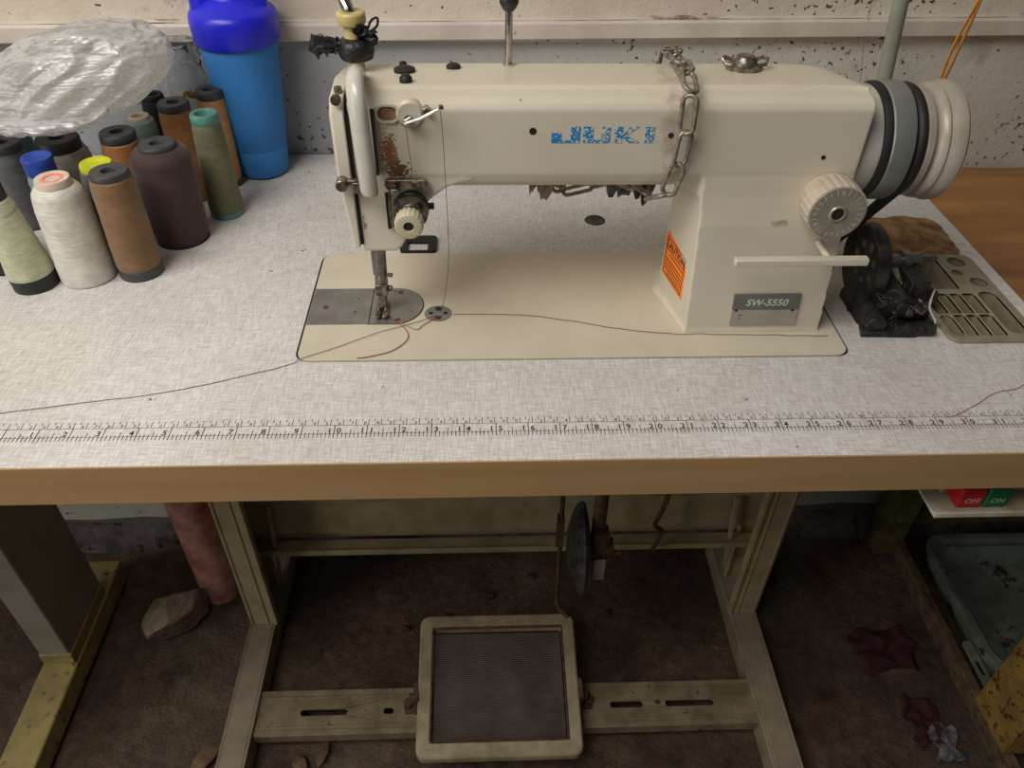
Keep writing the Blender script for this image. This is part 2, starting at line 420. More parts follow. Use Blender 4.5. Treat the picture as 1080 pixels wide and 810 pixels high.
_glyph = {}
def glyph_text(txt, size, bold=False, shear=0, ext=0):
    """vertices and faces of a word, centred on x, baseline 0"""
    key = (txt, shear, bold)
    if key not in _glyph:
        cu = bpy.data.curves.new('t', 'FONT'); cu.body = txt; cu.size = 1; cu.align_x = 'CENTER'; cu.shear = shear
        cu.resolution_u = 3
        if bold: cu.offset = .02
        o = bpy.data.objects.new('t', cu); C.objects.link(o)
        bpy.context.view_layer.update()
        me = bpy.data.meshes.new_from_object(o.evaluated_get(bpy.context.evaluated_depsgraph_get()))
        _glyph[key] = ([v.co.copy() for v in me.vertices], [list(p.vertices) for p in me.polygons])
        C.objects.unlink(o); bpy.data.objects.remove(o); bpy.data.curves.remove(cu); bpy.data.meshes.remove(me)
    v, f = _glyph[key]
    return [p*size for p in v], f
def add_text(mb, txt, size, mat, **k):
    v, f = glyph_text(txt, size, **k)
    return mb.add([mat @ p for p in v], f)

def smooth_path(pts, n=8, closed=False):
    P = [Vector(p) for p in pts]; out = []; m = len(P)
    for i in range(m if closed else m-1):
        if closed: a, b, c, d = P[i-1], P[i], P[(i+1) % m], P[(i+2) % m]
        else: a, b, c, d = P[max(i-1, 0)], P[i], P[i+1], P[min(i+2, m-1)]
        for k in range(n):
            t = k/n
            out.append(.5*((2*b)+(c-a)*t+(2*a-5*b+4*c-d)*t*t+(3*b-a-3*c+d)*t**3))
    if not closed: out.append(P[-1])
    return out

# ------------------------------------------------------------------ the room
WY = .545
mb = MB()
nx, ny = 90, 60
vs = []; fs = []
for j in range(ny+1):
    for i in range(nx+1):
        x = -2.4+4.8*i/nx; y = -2.6+(WY+2.6)*j/ny
        z = (noise.noise((x*3, y*3, 0))*.5+noise.noise((x*11, y*11, 3))*.25)*.012-.006
        vs.append((x, y, z))
for j in range(ny):
    for i in range(nx):
        a = j*(nx+1)+i; fs.append((a, a+1, a+nx+2, a+nx+1))
struct(obj('floor', MB().add(vs, fs), 'floor'))
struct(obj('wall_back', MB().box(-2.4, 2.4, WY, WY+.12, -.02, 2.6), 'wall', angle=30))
rail = MB()
def railz(x): return (x+.55)*.0105
ring = lambda x: [(x, WY+.002, .897+railz(x)), (x, WY-.014, .897+railz(x)), (x, WY-.015, .915+railz(x)), (x, WY-.009, .918+railz(x)), (x, WY+.002, .918+railz(x))]
rail.loft([ring(x) for x in [-2.4+.1*i for i in range(49)]])
struct(obj('trim_1', rail, 'rail', bevel=.0012))
gp_ = MB(); rs = []
for i in range(193):
    x = -2.4+.025*i; hh = .0003+.0016*max(0, noise.noise((x*7, 0, 4)))
    rs.append([(x, WY+.002, .917+railz(x)), (x, WY-.0115, .917+railz(x)), (x, WY-.0105, .917+railz(x)+hh), (x, WY+.002, .917+railz(x)+hh*1.6)])
gp_.loft(rs); struct(obj('trim_2', gp_, simple('grime_line', (196, 180, 164), (112, 84, 70), .9, nscale=22, lo=.42, hi=.56), angle=80))
# rough lower skirt of the wall
sk = MB(); rs = []
for i in range(97):
    x = -2.4+.05*i; h = .046+.010*noise.noise((x*4, 0, 0)); d = .028+.012*noise.noise((x*5, 3, 0))
    rs.append([(x, WY+.01, -.015), (x, WY-d, -.015), (x, WY-d*.7, h*.5), (x, WY-.003, h), (x, WY+.01, h)])
sk.loft(rs); struct(obj('baseboard_back', sk, simple('grimy_grey_skirt', (118, 108, 106), (78, 70, 68), .9, nscale=18, bscale=60, bstr=.8, bdist=.004, spots=(48, 38, 34), spotscale=30, spotlo=.58), angle=70))

# ------------------------------------------------------------------ sewing table
TX0, TX1 = -.60, .505
tb = thing('sewing_table', 'long sewing table with a pale linen-look laminate top, printed ruler and brown wooden front edge', 'table', (0, .27, 0))
BX0, BX1, BY0, BY1 = -.1845, .303, .122, .2985      # machine bed
TRX0, TRX1, TRY0, TRY1 = .402, .488, .137, .286      # tray
cut = rrect(BX0-.0022, BX1+.0026, BY0-.0012, BY1+.0016, .014)
traycut = rrect(TRX0+.004, TRX1-.004, TRY0+.004, TRY1-.004, .008)
slot = rrect(.3105, .3400, .262, .345, .006)
me = plate([(TX0, .0), (TX1, .0), (TX1, WY-.004), (TX0, WY-.004)], [cut, traycut, slot], T-.0385, T)
link('tabletop', me, M['laminate'], tb, 0, 30)
eb = MB().box(TX0, TX1, -.0015, .0, T-.0395, T-.0001)
obj('edge_banding', eb, 'edge', tb)
# black rubber lining round the cutout
me = plate(rrect(BX0-.002, BX1+.0024, BY0-.001, BY1+.0014, .0138), [rrect(BX0-.0001, BX1+.0001, BY0-.0002, BY1+.0001, .012)], T-.03, T-.0012)
link('cutout_gasket', me, M['black'], tb, 0, 30)
# ruler
rk = MB(); Z = T+.00012; Y0, Y1 = .0315, .0412
def bar(x0, x1, y0, y1): rk.add([(x0, y0, Z), (x1, y0, Z), (x1, y1, Z), (x0, y1, Z)], [(0, 1, 2, 3)])
def IX(i): return (i-15.5)*.0254
bar(IX(-.3), TX1, Y0-.0002, Y0+.0002); bar(IX(-.3), TX1, Y1-.0002, Y1+.0002)
for i in range(0, 36):
    x = IX(i)
    for k in range(8):
        xx = x+k*.0254/8
        if xx > TX1-.001: break
        w = .00026
        if k == 0: bar(xx-.00032, xx+.00032, Y0-.0045, Y1)
        elif k == 4: bar(xx-w, xx+w, Y0-.0042, Y0+.005)
        else: bar(xx-w, xx+w, Y0-.0042, Y0+.0018)
    if 0 < i < 35:
        s = str(i)
        if len(s) == 1: add_text(rk, s, .0075, Matrix.Translation((x-.0042, Y0+.0012, Z)), bold=True)
        else:
            add_text(rk, s[0], .0075, Matrix.Translation((x-.0036, Y0+.0012, Z)), bold=True)
            add_text(rk, s[1], .0075, Matrix.Translation((x+.0036, Y0+.0012, Z)), bold=True)
for c in range(0, 91):
    x = IX(0)+c*.01
    if x > TX1-.002: break
    bar(x-.00025, x+.00025, Y1, Y1+.0068)
    bar(x-.0053, x-.0048, Y1+.0042, Y1+.0072)
    if c: add_text(rk, str(c % 10), .0048, Matrix.Translation((x-.0028, Y1+.0006, Z)))
obj('printed_ruler', rk, 'rulerink', tb, label='black printed inch and centimetre scale')
# table hole with plug
obj('hole_plug', MB().lathe([(.0005, .0003), (.0098, .0003), (.0108, .0009), (.0115, .0003), (.0118, -.001)], o=(.104, .368, T)), 'iron', tb, label='dark round plug')
# hinge pads behind the machine bed
hp = MB()
me = plate(rrect(-.108, -.070, .2995, .331, .005), [rrect(-.100, -.079, .301, .3185, .002)], T-.002, T+.0035)
link('hinge_pad', me, M['black'], tb, .0006, 30)
# bare chipboard patch behind the tray
pts = []
base = [(.376, .291), (.474, .289), (.486, .305), (.488, .330), (.489, .352), (.480, .366), (.452, .374), (.430, .368), (.400, .376), (.388, .350), (.384, .318)]
pp = [p for p in smooth_path([(a, b, 0) for a, b in base], 5, True)]
poly = [(p.x+noise.noise((p.x*120, p.y*120, 0))*.003, p.y+noise.noise((p.x*120, p.y*120, 9))*.003) for p in pp]
obj('bare_patch', MB().prism(poly, T-.001, T+.0009, 'XY'), 'chip', tb, label='bare brown chipboard showing where laminate is gone')
# plastic parts tray
def tr_holes():
    H = []
    def sl(x0, x1, y0, y1, r=.003): H.append(rrect(x0, x1, y0, y1, r, 4))
    xs = [.4065, .4205, .4330, .4455, .4600]
    for i in range(4):
        sl(xs[i]+.0009, xs[i+1]-.0009, .1800, .2135, .0025)
        sl(xs[i]+.0009, xs[i+1]-.0009, .1450, .1780, .0025 if i else .006)
    H.append(rrect(.4625, .4805, .148, .2165, .0078, 5))
    sl(.4080, .4500, .2215, .2815, .002)
    H.append(circ(.4690, .271, .0088)); H.append(circ(.4605, .251, .0052)); H.append(circ(.4745, .233, .0085))
    return H
H = tr_holes()
tro = rrect(TRX0, TRX1, TRY0, TRY1, .011)
tray = link('parts_tray', plate(tro, H, T+.0002, T+.0032), M['tray'], tb, .0006, 35, 2)
tray['label'] = 'olive grey plastic tray with small compartments'
tw = MB()   # compartment walls and floors
for h in H:
    n = len(h); dep = .020
    tw.add([(p[0], p[1], T+.0028) for p in h]+[(p[0], p[1], T-dep) for p in h], [(i, (i+1) % n, n+(i+1) % n, n+i) for i in range(n)]+[tuple(range(n, 2*n))])
o = obj('compartments', tw, 'tray', tray)
# steel stand: two T-legs
for sgn in (-1, 1):
    X = lambda a: sgn*a if sgn < 0 else a
    xo = .411 if sgn < 0 else .430; xi = .369 if sgn < 0 else .386   # foot edges
    def bx(mbb, xa, xb, *r):
        a, b_ = sorted((sgn*xa, sgn*xb)); return mbb.box(a, b_, *r)
    lg = MB()
    bx(lg, xo-.003, xo, .325, .405, .045, T-.045)          # outer web
    bx(lg, xi-.002, xo, .325, .3285, .045, T-.045)         # front flange
    bx(lg, xi+.012, xo, .402, .405, .045, T-.045)
    bx(lg, xi-.004, xi+.002, .322, .334, .045, T-.045)       # rolled lip on the flange
    bx(lg, xi+.008, xi+.013, .397, .406, .045, T-.045)
    bx(lg, xi+.010, xi+.013, .3235, .326, .046, T-.045)      # pressed bead
    bx(lg, xo-.007, xo-.004, .3235, .326, .046, T-.045)
    obj('leg', lg, 'stand', tb, .0012, label='cream steel channel leg')
    ft = MB(); bx(ft, xi+.004, xo-.004, .035, .487, .034, .046); bx(ft, xi, xi+.004, .035, .487, .002, .046); bx(ft, xo-.004, xo, .035, .487, .002, .046)
    bx(ft, xi+.003, xo-.003, .484, .487, .002, .044); bx(ft, xi+.003, xo-.003, .035, .038, .002, .044)
    obj('foot', ft, 'foot', tb, .0012, label='taupe steel foot with peeling paint')
    tp = MB(); bx(tp, xi, xo, .09, .46, T-.0445, T-.0392); obj('top_bracket', tp, 'stand', tb, .001)
# rear cross channel
rc = MB().box(-.410, .430, .396, .400, .186, .275).box(-.410, .430, .400, .410, .184, .188).box(-.410, .430, .410, .413, .160, .188).box(-.405, .425, .372, .398, .163, .168).box(-.405, .425, .370, .373, .163, .174).box(-.405, .425, .386, .398, .272, .277)
rc.box(-.404, .424, .371, .372, .168, .169)
obj('cross_channel', rc, 'stand', tb, .0012, label='cream rear cross channel between the legs')
for sgn, xx in ((-1, -.352), (1, .368)):
    gs = MB(); gs.tube([(xx, .385, .27), (xx+sgn*.012, .382, .10)], .004, 4); obj('gusset', gs, 'stand', tb)
# front slotted crossbar with channel lips
def slotted(x0, x1, slots):
    me = plate([(x0, .146), (x1, .146), (x1, .206), (x0, .206)], [rrect(a, b, .170, .180, .0045) for a, b in slots], .034, .0375)
    b = bmesh.new(); b.from_mesh(me)
    m2 = MB().add([v.co.copy() for v in b.verts], [[v.index for v in f.verts] for f in b.faces]); b.free()
    m2.box(x0, x1, .139, .148, .020, .0395).box(x0, x1, .203, .210, .020, .0395)
    m2.box(x0, x1, .151, .154, .037, .0392).box(x0, x1, .197, .200, .037, .0392)
    return m2
obj('crossbar', slotted(-.372, -.119, [(-.305, -.235), (-.180, -.165)]), 'dirtystand', tb, .0008, 12, label='cream slotted crossbar, left of the pedal')
obj('crossbar', slotted(.119, .388, [(.165, .215), (.250, .325)]), 'dirtystand', tb, .0008, 12, label='cream slotted crossbar, right of the pedal')
# pedal
def ptf(p):   # pedal plane: front low, rear high
    return None
pz = lambda y: .060+(y-.09)*.20
pd = MB()
po = rrect(-.126, .114, .088, .293, .014); pi_ = rrect(-.105, .093, .110, .272, .004)
me = plate(po, [pi_], 0, .016)
for v in me.vertices: v.co.z += pz(v.co.y)-.01
pedal = link('pedal', me, M['pedalframe'], tb, .003, 30); pedal['label'] = 'cream framed foot pedal with dark ribbed mat'
mt = MB(); nrib = 54; rings = []
for i in range(nrib*2+1):
    y = .112+(.268-.112)*i/(nrib*2); h = .0065+(.0012 if i % 2 else 0)
    rings.append([(-.103, y, pz(y)-.012), (.091, y, pz(y)-.012), (.091, y, pz(y)-.01+h), (-.103, y, pz(y)-.01+h)])
mt.loft(rings)
o = obj('pedal_mat', mt, simple('ribbed_rubber', (92, 82, 72), (68, 58, 50), .55, nscale=20, bstr=.1), pedal, angle=10)
rim = MB()
for r in ([(-.106, .109), (.094, .109)], [(.094, .109), (.094, .273)], [(.094, .273), (-.106, .273)], [(-.106, .273), (-.106, .109)]):
    (ax, ay), (bx_, by) = r
    rim.tube([(ax, ay, pz(ay)+.0045), (bx_, by, pz(by)+.0045)], .0022, 6)
obj('mat_rim', rim, 'rust', pedal)
for sx in (-.128, .116):
    mbk = MB().box(sx-.004, sx+.004, .165, .195, .040, pz(.18)+.006).cyl((sx-.012, .18, .062), (sx+.012, .18, .062), .008)
    mbk.box(sx-.02, sx+.02, .168, .192, .037, .043).cyl((sx-.015 if sx < 0 else sx+.015, .18, .042), (sx-.015 if sx < 0 else sx+.015, .18, .05), .008, n=6)
    obj('pivot_bracket', mbk, 'rust', tb, .001)
# pitman rod from motor to the pedal
pr = MB().tube([(.088, .300, .118), (.086, .296, .20), (.083, .295, .40), (.082, .29, .66)], .0035, 8).tube([(.105, .285, .105), (.092, .298, .112), (.088, .300, .13)], .004, 8)
pr.box(.078, .088, .288, .300, .28, .34)
obj('pitman_rod', pr, 'rust', tb, label='thin rusty pedal rod')
# knee lifter: pad, arm and clamp
kn = MB().lathe([(.0005, -.014), (.02, -.012), (.036, -.007), (.047, -.002), (.052, .003), (.050, .007), (.035, .010), (.0005, .011)], 'X', (.080, .125, .490))
kn.xf(Matrix.Translation((.08, .125, .49)) @ Matrix.Rotation(-.04, 4, 'Z') @ Matrix.Translation((-.08, -.125, -.49)))
kp = obj('knee_pad', kn, 'iron', tb, angle=60, label='black round knee lifter pad')
ka = MB().cyl((.100, .135, .70), (.100, .127, .505), .0075, n=14).cyl((.085, .125, .49), (.118, .125, .49), .011, n=14).box(.094, .112, .118, .136, .475, .515)
ka.cyl((.112, .122, .482), (.128, .118, .487), .004, n=6).cyl((.100, .14, .70), (.100, .20, .715), .0065, n=10)
obj('knee_lifter_arm', ka, 'rust', kp)
obj('knee_lifter_tag', MB().box(.098, .110, .114, .117, .445, .478), 'whitebox', kp)
# hanging strap at the back
hs = MB().tube(smooth_path([(.245, .36, .42), (.250, .36, .30), (.238, .355, .245), (.252, .36, .22), (.243, .36, .175)], 6), .004, 6)
tag(obj('hanging_strip', hs, 'rust'), 'thin rusty strip hanging under the table near the right leg', 'strip')
# switch box
zs = .6755
sb = MB().box(.360, .500, .008, .052, zs-.003, zs).box(.360, .500, .008, .0115, zs, zs+.0025)
sw = obj('switch_box', MB().box(.376, .500, .034, .085, zs, T-.0392), 'whitebox', tb, .001, label='dirty white switch box under the right end')
obj('base_plate', sb, 'whitebox', sw, .0006)
obj('off_button', MB().box(.3795, .4015, .0145, .036, zs+.0025, zs+.0235), 'red', sw, .0015, label='red OFF push button')
obj('on_button', MB().box(.4030, .4230, .0145, .036, zs+.0025, zs+.0235), 'green', sw, .0015, label='green ON push button')
lt = MB(); add_text(lt, 'OFF', .0078, Matrix.Translation((.3915, .0143, zs+.0085)) @ Matrix.Rotation(PI/2, 4, 'X'))
obj('off_lettering', lt, 'whiteink', sw)
lt = MB(); add_text(lt, 'ON', .0078, Matrix.Translation((.4135, .0143, zs+.0085)) @ Matrix.Rotation(PI/2, 4, 'X'))
obj('on_lettering', lt, 'whiteink', sw)
lb = MB().box(.4270, .470, .0335, .0338, zs+.002, zs+.032); obj('rating_label', lb, 'redlabel', sw)
lb = MB()
for k in range(7): lb.box(.429, .468, .0331, .0333, zs+.005+k*.0035, zs+.0058+k*.0035)
obj('label_print', lb, simple('faded_red_ink', (176, 96, 84), (160, 80, 70), .7, bstr=0), sw)

# bobbin winder on the table
bw = thing('bobbin_winder', 'greasy black belt-driven bobbin winder bolted beside the machine pillar', 'bobbin winder', (.365, .20, T))
cx, cy, cz = .343, .216, T+.0375
whl = MB().lathe([(.006, -.002), (.020, -.002), (.026, -.003), (.032, -.007), (.0375, -.007), (.0385, -.003), (.0375, .004), (.034, .007), (.008, .007)], 'X', (cx, cy, cz))
wo = obj('friction_wheel', whl, 'iron', bw, angle=35)
hm = MB()
for k in range(7):
    a = 2*PI*k/7; hm.lathe([(.0005, -.0026), (.0034, -.0026), (.0046, -.0026), (.0046, -.0018)], 'X', (cx, cy+.0185*math.cos(a), cz+.0185*math.sin(a)), 12)
obj('wheel_hole_rim', hm, 'steel', wo)
obj('spindle', MB().cyl((.350, cy, cz), (.392, cy, cz+.004), .0065).cyl((.375, cy, cz+.002), (.382, cy, cz+.003), .010).cyl((.392, cy, cz+.004), (.408, cy, cz+.005), .003), 'steel', bw)
br = MB()
for i_ in range(9):
    q_ = random.Random(50+i_); a0, b0, c0 = q_.uniform(.328, .378), q_.uniform(.160, .205), T+q_.uniform(.004, .016)
    br.cyl((a0, b0, c0), (a0+q_.uniform(-.012, .016), b0+q_.uniform(-.01, .012), c0+q_.uniform(0, .014)), q_.uniform(.003, .0075), n=10)
br.prism([(.322, .148), (.372, .146), (.396, .158), (.396, .225), (.356, .228), (.356, .190), (.330, .178)], T+.0003, T+.006, 'XY')
rr = random.Random(3)
br.prism([(.326, T+.0005), (.392, T+.0005), (.392, T+.012), (.380, T+.022), (.366, T+.030), (.350, T+.024), (.336, T+.016), (.326, T+.010)], .168, .215)
br.cyl((.335, .150, T+.0105), (.335, .185, T+.0115), .0095).cyl((.352, .152, T+.007), (.390, .150, T+.006), .005)
br.box(.372, .390, .18, .222, T+.012, T+.038).cyl((.360, .176, T+.020), (.360, .16, T+.022), .006)
obj('bracket', br, 'dark_grease', bw, .0015)
obj('wheel_guard', MB().prism([(.216+.026*math.cos(a), T+.012+.030*math.sin(a)) for a in [PI*k/12 for k in range(13)]], .355, .360, 'YZ'), 'dark_grease', bw)
la = MB().tube([(.366, .224, T+.036), (.375, .198, T+.024), (.386, .172, T+.012)], .0055, 4)
obj('stop_latch', la, 'tray', bw, .001, label='tan metal latch arm')
obj('bobbin', MB().lathe([(.003, -.011), (.010, -.011), (.010, -.0095), (.0085, -.009), (.0085, .009), (.010, .0095), (.010, .011), (.003, .011)], 'Y', (.398, .200, T+.0150)), simple('plum_thread', (88, 62, 62), (48, 34, 34), .6), bw)
rg = MB()
for i in range(26):
    p = Vector((.393+rr.uniform(-.012, .010), .222+rr.uniform(-.006, .006), T+.026+rr.uniform(-.004, .004)))
    pts = [p+Vector((rr.uniform(-.007, .007), rr.uniform(-.007, .007), rr.uniform(-.004, .004))) for _ in range(4)]
    rg.tube(smooth_path(pts, 4), .0007, 5)
obj('tangled_thread', rg, simple('red_tangle', (196, 62, 44), (150, 40, 34), .8), bw, label='red tangled thread')
rg = MB()
for i in range(16):
    p = Vector((.370+rr.uniform(-.028, .030), .185+rr.uniform(-.028, .02), T+.012+rr.uniform(-.006, .02)))
    pts = [p+Vector((rr.uniform(-.012, .012), rr.uniform(-.012, .012), rr.uniform(-.007, .007))) for _ in range(4)]
    for q in pts: q.z = max(q.z, T+.0015)
    rg.tube(smooth_path(pts, 4), .0005, 4)
obj('lint', rg, simple('grey_lint', (108, 100, 90), (70, 62, 54), .9), bw, label='grey lint and thread ends')
wc = MB().tube(smooth_path([(.402, .19, T+.024), (.396, .178, T+.012), (.399, .166, T+.004), (.394, .160, T+.002)], 5), .0009, 5)
obj('white_thread_end', wc, 'whiteink', bw)

# ------------------------------------------------------------------ sewing machine
sm = thing('sewing_machine', 'cream industrial flatbed sewing machine set into the tabletop with worn blue lettering', 'sewing machine', (.06, .21, T))
me = plate(rrect(BX0, BX1, BY0, BY1, .012, 8), [], T-.028, T+.0012)
link('bed', me, M['bed'], sm, .0014, 35, 3)
# casing: arm + pillar + head fused through a voxel remesh
cs = MB()
armprof = [(.1625, .914), (.1655, .906), (.174, .899), (.188, .895), (.235, .895), (.252, .900), (.262, .912), (.266, .935), (.264, .958), (.256, .9685), (.186, .9755), (.184, .9728), (.172, .9722), (.1655, .9700), (.1625, .9650)]
def armring(x, back=0, dz=0):
    out = []
    for y, z in armprof:
        yy = y
        if back and y > .18: yy = .18+(y-.18)*(1-back)
        out.append((x, yy, z))
    return out
cs.loft([armring(-.121), armring(.232), armring(.248, .03), armring(.260, .10), armring(.268, .22), armring(.273, .38), armring(.2765, .62), armring(.2775, .8)])
# pillar
def pring(z, l0, l1, r, yb=.262, yf=.158):
    return [(l0, yf, z), (r, yf, z), (r-.002, yf+.05, z), (r-.012, yb, z), (l1+.01, yb, z), (l1, .228, z)]
cs.loft([pring(T+.001, .160, .143, .2865, yf=.1565), pring(T+.006, .162, .149, .286), pring(T+.05, .160, .150, .283), pring(T+.11, .157, .150, .280), pring(.895, .1555, .150, .2785, yf=.1615), pring(.918, .155, .150, .277, yf=.1632), pring(.955, .155, .150, .273, yf=.1635)])
# inner curve between the pillar and the arm
cs.prism([(.162, .88), (.154, .892), (.146, .898), (.136, .902), (.136, .92), (.165, .92)], .166, .25)
# head
hd = [(-.121, .8445), (-.0935, .8445), (-.0885, .849), (-.0835, .858), (-.0760, .874), (-.0640, .891), (-.0500, .902), (-.030, .909), (-.02, .92), (-.02, .96), (-.121, .96)]
cs.prism(hd, .1634, .256)
caso = obj('casing', cs, 'body', sm)
md = caso.modifiers.new('remesh', 'REMESH'); md.mode = 'VOXEL'; md.voxel_size = .0013; md.use_smooth_shade = True
md = caso.modifiers.new('smooth', 'SMOOTH'); md.factor = .5; md.iterations = 3
# face plate (left end cover)
def fring(x, sh=0):
    pts = [(.160+sh, .850+sh), (.160+sh, .905), (.158+sh, .918), (.158+sh, .962), (.166+sh, .974-sh), (.20, .977-sh), (.245, .968-sh), (.258-sh, .955), (.260-sh, .93), (.256-sh, .88), (.250-sh, .850+sh)]
    return [(x+(.006*max(0, (.905-z))/.06 if x < -.125 else 0), y, z) for y, z in pts]
fp = MB().loft([fring(-.1340, .003), fring(-.1325), fring(-.1228)])
obj('face_plate', fp, 'body', sm, .0012, segs=3)
obj('face_gap_strip', MB().loft([[(x, y+(.0022 if y < .2 else -.002), z-(.002 if z > .9 else -.002)) for _, y, z in fring(-.10)] for x in (-.1232, -.1205)]), 'gap', sm)  # dark strip put in for the shadow inside the face plate gap
# take-up lever guard
gp = smooth_path([(-.1160, .205, .975), (-.1145, .180, .986), (-.1120, .158, .9885), (-.1100, .146, .978), (-.1090, .1425, .955), (-.1080, .142, .925), (-.1080, .145, .906)], 7)
gd = MB().tube(gp, [.0076 if i > 8 else .0072 for i in range(len(gp))][:-2]+[.0070, .0055], 16, flat=.8)
obj('take_up_guard', gd, 'gloss', sm, angle=60, label='glossy pale tubular guard')
obj('take_up_slot', MB().box(-.1035, -.1015, .1592, .1625, .915, .9665), 'gap', sm)
# face plate screw and presser hand bracket
fb = MB().box(-.1335, -.1150, .1545, .1592, .9080, .9130).cyl((-.130, .1595, .9105), (-.130, .149, .9105), .0048, n=14).box(-.122, -.114, .152, .158, .903, .912)
obj('side_bracket', fb, 'dirty_chrome', sm, .0008)
nt_ = MB().cyl((-.127, .1599, .9745), (-.127, .1565, .9745), .004, n=10).cyl((-.127, .172, .975), (-.127, .172, .979), .003, n=8)
obj('face_screw', nt_, 'dirty_chrome', sm)
# dark top holes, plug, recess, eyelet boss
tp = [(-.082, .226, .0085, .972), (-.0435, .238, .0058, .9705), (-.0845, .243, .003, .9705)]
for x, y, r, z in tp:
    obj('rubber_plug', MB().lathe([(.0005, .0022), (r*.7, .002), (r, .0008), (r*1.02, -.003)], o=(x, y, z+.0012)), 'black', sm)
obj('cap_screw', MB().lathe([(.0005, .0065), (.003, .006), (.0048, .004), (.005, .001), (.005, -.004)], o=(-.0785, .194, .9742)), 'black', sm)
rp = [(p[0], p[1]) for p in rrect(-.1000, -.0820, .9560, .9700, .0065)]
me = MB()
n = len(rp); inn = rrect(-.0985, -.0835, .9575, .9685, .0052)
me.loft([[(a, .1628, b) for a, b in rp], [(a, .1605, b) for a, b in rp], [(a, .1605, b) for a, b in inn], [(a, .1622, b) for a, b in inn]], caps=False)
obj('recess_lip', me, 'body', sm)
obj('rust_recess', MB().prism(inn, .1622, .1640), 'recess', sm, label='rusty oval recess')
eb_ = MB().lathe([(.0105, .004), (.0105, -.0015), (.0085, -.0035), (.0005, -.0035)], 'Y', (-.0745, .163, .963))
obj('guide_boss', eb_, 'body', sm)
gw = MB().cyl((-.0755, .1600, .9600), (-.0755, .1560, .9600), .0032, n=14)
gw.tube([(-.078, .1545, .9585), (-.0660, .1500, .9640), (-.0510, .1450, .9735)], .0014, 8).lathe([(.0005, -.002), (.0022, -.001), (.0022, .001), (.0005, .002)], 'Y', (-.0505, .145, .974), 10)
gw.cyl((-.062, .1625, .967), (-.062, .156, .967), .0026, n=10)
obj('thread_guide_pin', gw, 'chrome', sm)
# tension assembly
ta = MB().prism([(a, b) for a, b in rrect(-.0975, -.0640, .9050, .9130, .0035)], .1545, .1605)
ta.cyl((-.073, .155, .9095), (-.073, .1525, .9095), .0035, n=14).cyl((-.089, .1555, .9085), (-.089, .150, .9085), .0028, n=12).box(-.0925, -.0845, .1475, .150, .906, .9085)
obj('guide_bar', ta, 'dirty_chrome', sm, .0006)
O = (-.0785, .1605, .8870)
obj('tension_post_plate', MB().lathe([(.0145, 0), (.0145, -.003), (.0125, -.0045), (.0005, -.0045)], 'Y', O), 'dark_grease', sm)
td = MB()
for h0 in (-.005, -.0078): td.lathe([(.004, h0), (.0125, h0), (.0142, h0-.0013), (.0142, h0-.0018), (.0120, h0-.0012), (.004, h0-.0012)], 'Y', O)
obj('tension_discs', td, 'dirty_chrome', sm)
sp = MB().tube([(O[0]+.0080*math.sin(t), O[1]-.009-t*.00048, O[2]+.0080*math.cos(t)) for t in [k*.35 for k in range(72)]], .0009, 6)
obj('tension_spring', sp, 'steel', sm)
kb = MB().lathe([(.004, -.020), (.0092, -.020), (.0108, -.0215), (.0108, -.031), (.0098, -.0325), (.0042, -.0325), (.0038, -.030), (.0005, -.030)], 'Y', O, 72, mod=lambda t, h: 1+(.045 if int(t/(2*PI)*72+.5) % 4 < 2 else 0)*(1 if h > -.032 and h < -.0205 else 0))
ko = obj('tension_knob', kb, 'knob', sm, angle=50, label='cream knurled thumb knob')
obj('knob_core', MB().cyl((O[0], O[1]-.0302, O[2]), (O[0], O[1]-.0312, O[2]), .0036, n=12), 'iron', ko)
obj('check_spring', MB().tube(smooth_path([(-.094, .156, .905), (-.0945, .153, .885), (-.0925, .153, .872), (-.086, .155, .870)], 5), .0011, 6), 'dirty_chrome', sm)
obj('tension_slot', MB().box(-.0985, -.0955, .1592, .1610, .868, .900), 'gap', sm)
obj('set_screw', MB().cyl((-.072, .166, .8850), (-.0605, .166, .8850), .0028, n=10), 'black', sm)
# needle bar, presser bar and foot
obj('presser_bar', MB().cyl((-.1135, .201, .850), (-.1150, .200, .7895), .0058).cyl((-.1185, .199, .852), (-.1185, .199, .80), .0030).cyl((-.108, .197, .800), (-.104, .196, .800), .002, n=8), 'steel', sm)
pf = MB().box(-.1205, -.1095, .1935, .2050, .779, .7905).cyl((-.1095, .198, .785), (-.1055, .197, .785), .0028, n=8)
pf.loft([[(-.1185, .195, .780), (-.1125, .195, .780), (-.1125, .203, .780), (-.1185, .203, .780)], [(-.1195, .191, .768), (-.1110, .191, .768), (-.1110, .200, .768), (-.1195, .200, .768)]])
for xx in (-.1190, -.1125):
    pf.loft([[(xx-.0026, .205, .7622), (xx+.0026, .205, .7622), (xx+.0026, .205, .7645), (xx-.0026, .205, .7645)],
             [(xx-.0026, .186, .7622), (xx+.0026, .186, .7622), (xx+.0026, .186, .7655), (xx-.0026, .186, .7655)],
             [(xx-.0022, .178, .7655), (xx+.0022, .178, .7655), (xx+.0022, .178, .7675), (xx-.0022, .178, .7675)]])
    pf.cyl((xx, .190, .7645), (xx, .200, .776), .0012, n=8)
obj('presser_foot', pf, 'dirty_chrome', sm, .0005)
obj('needle', MB().cyl((-.1158, .195, .80), (-.1158, .195, .7625), .0007, n=8), 'chrome', sm)
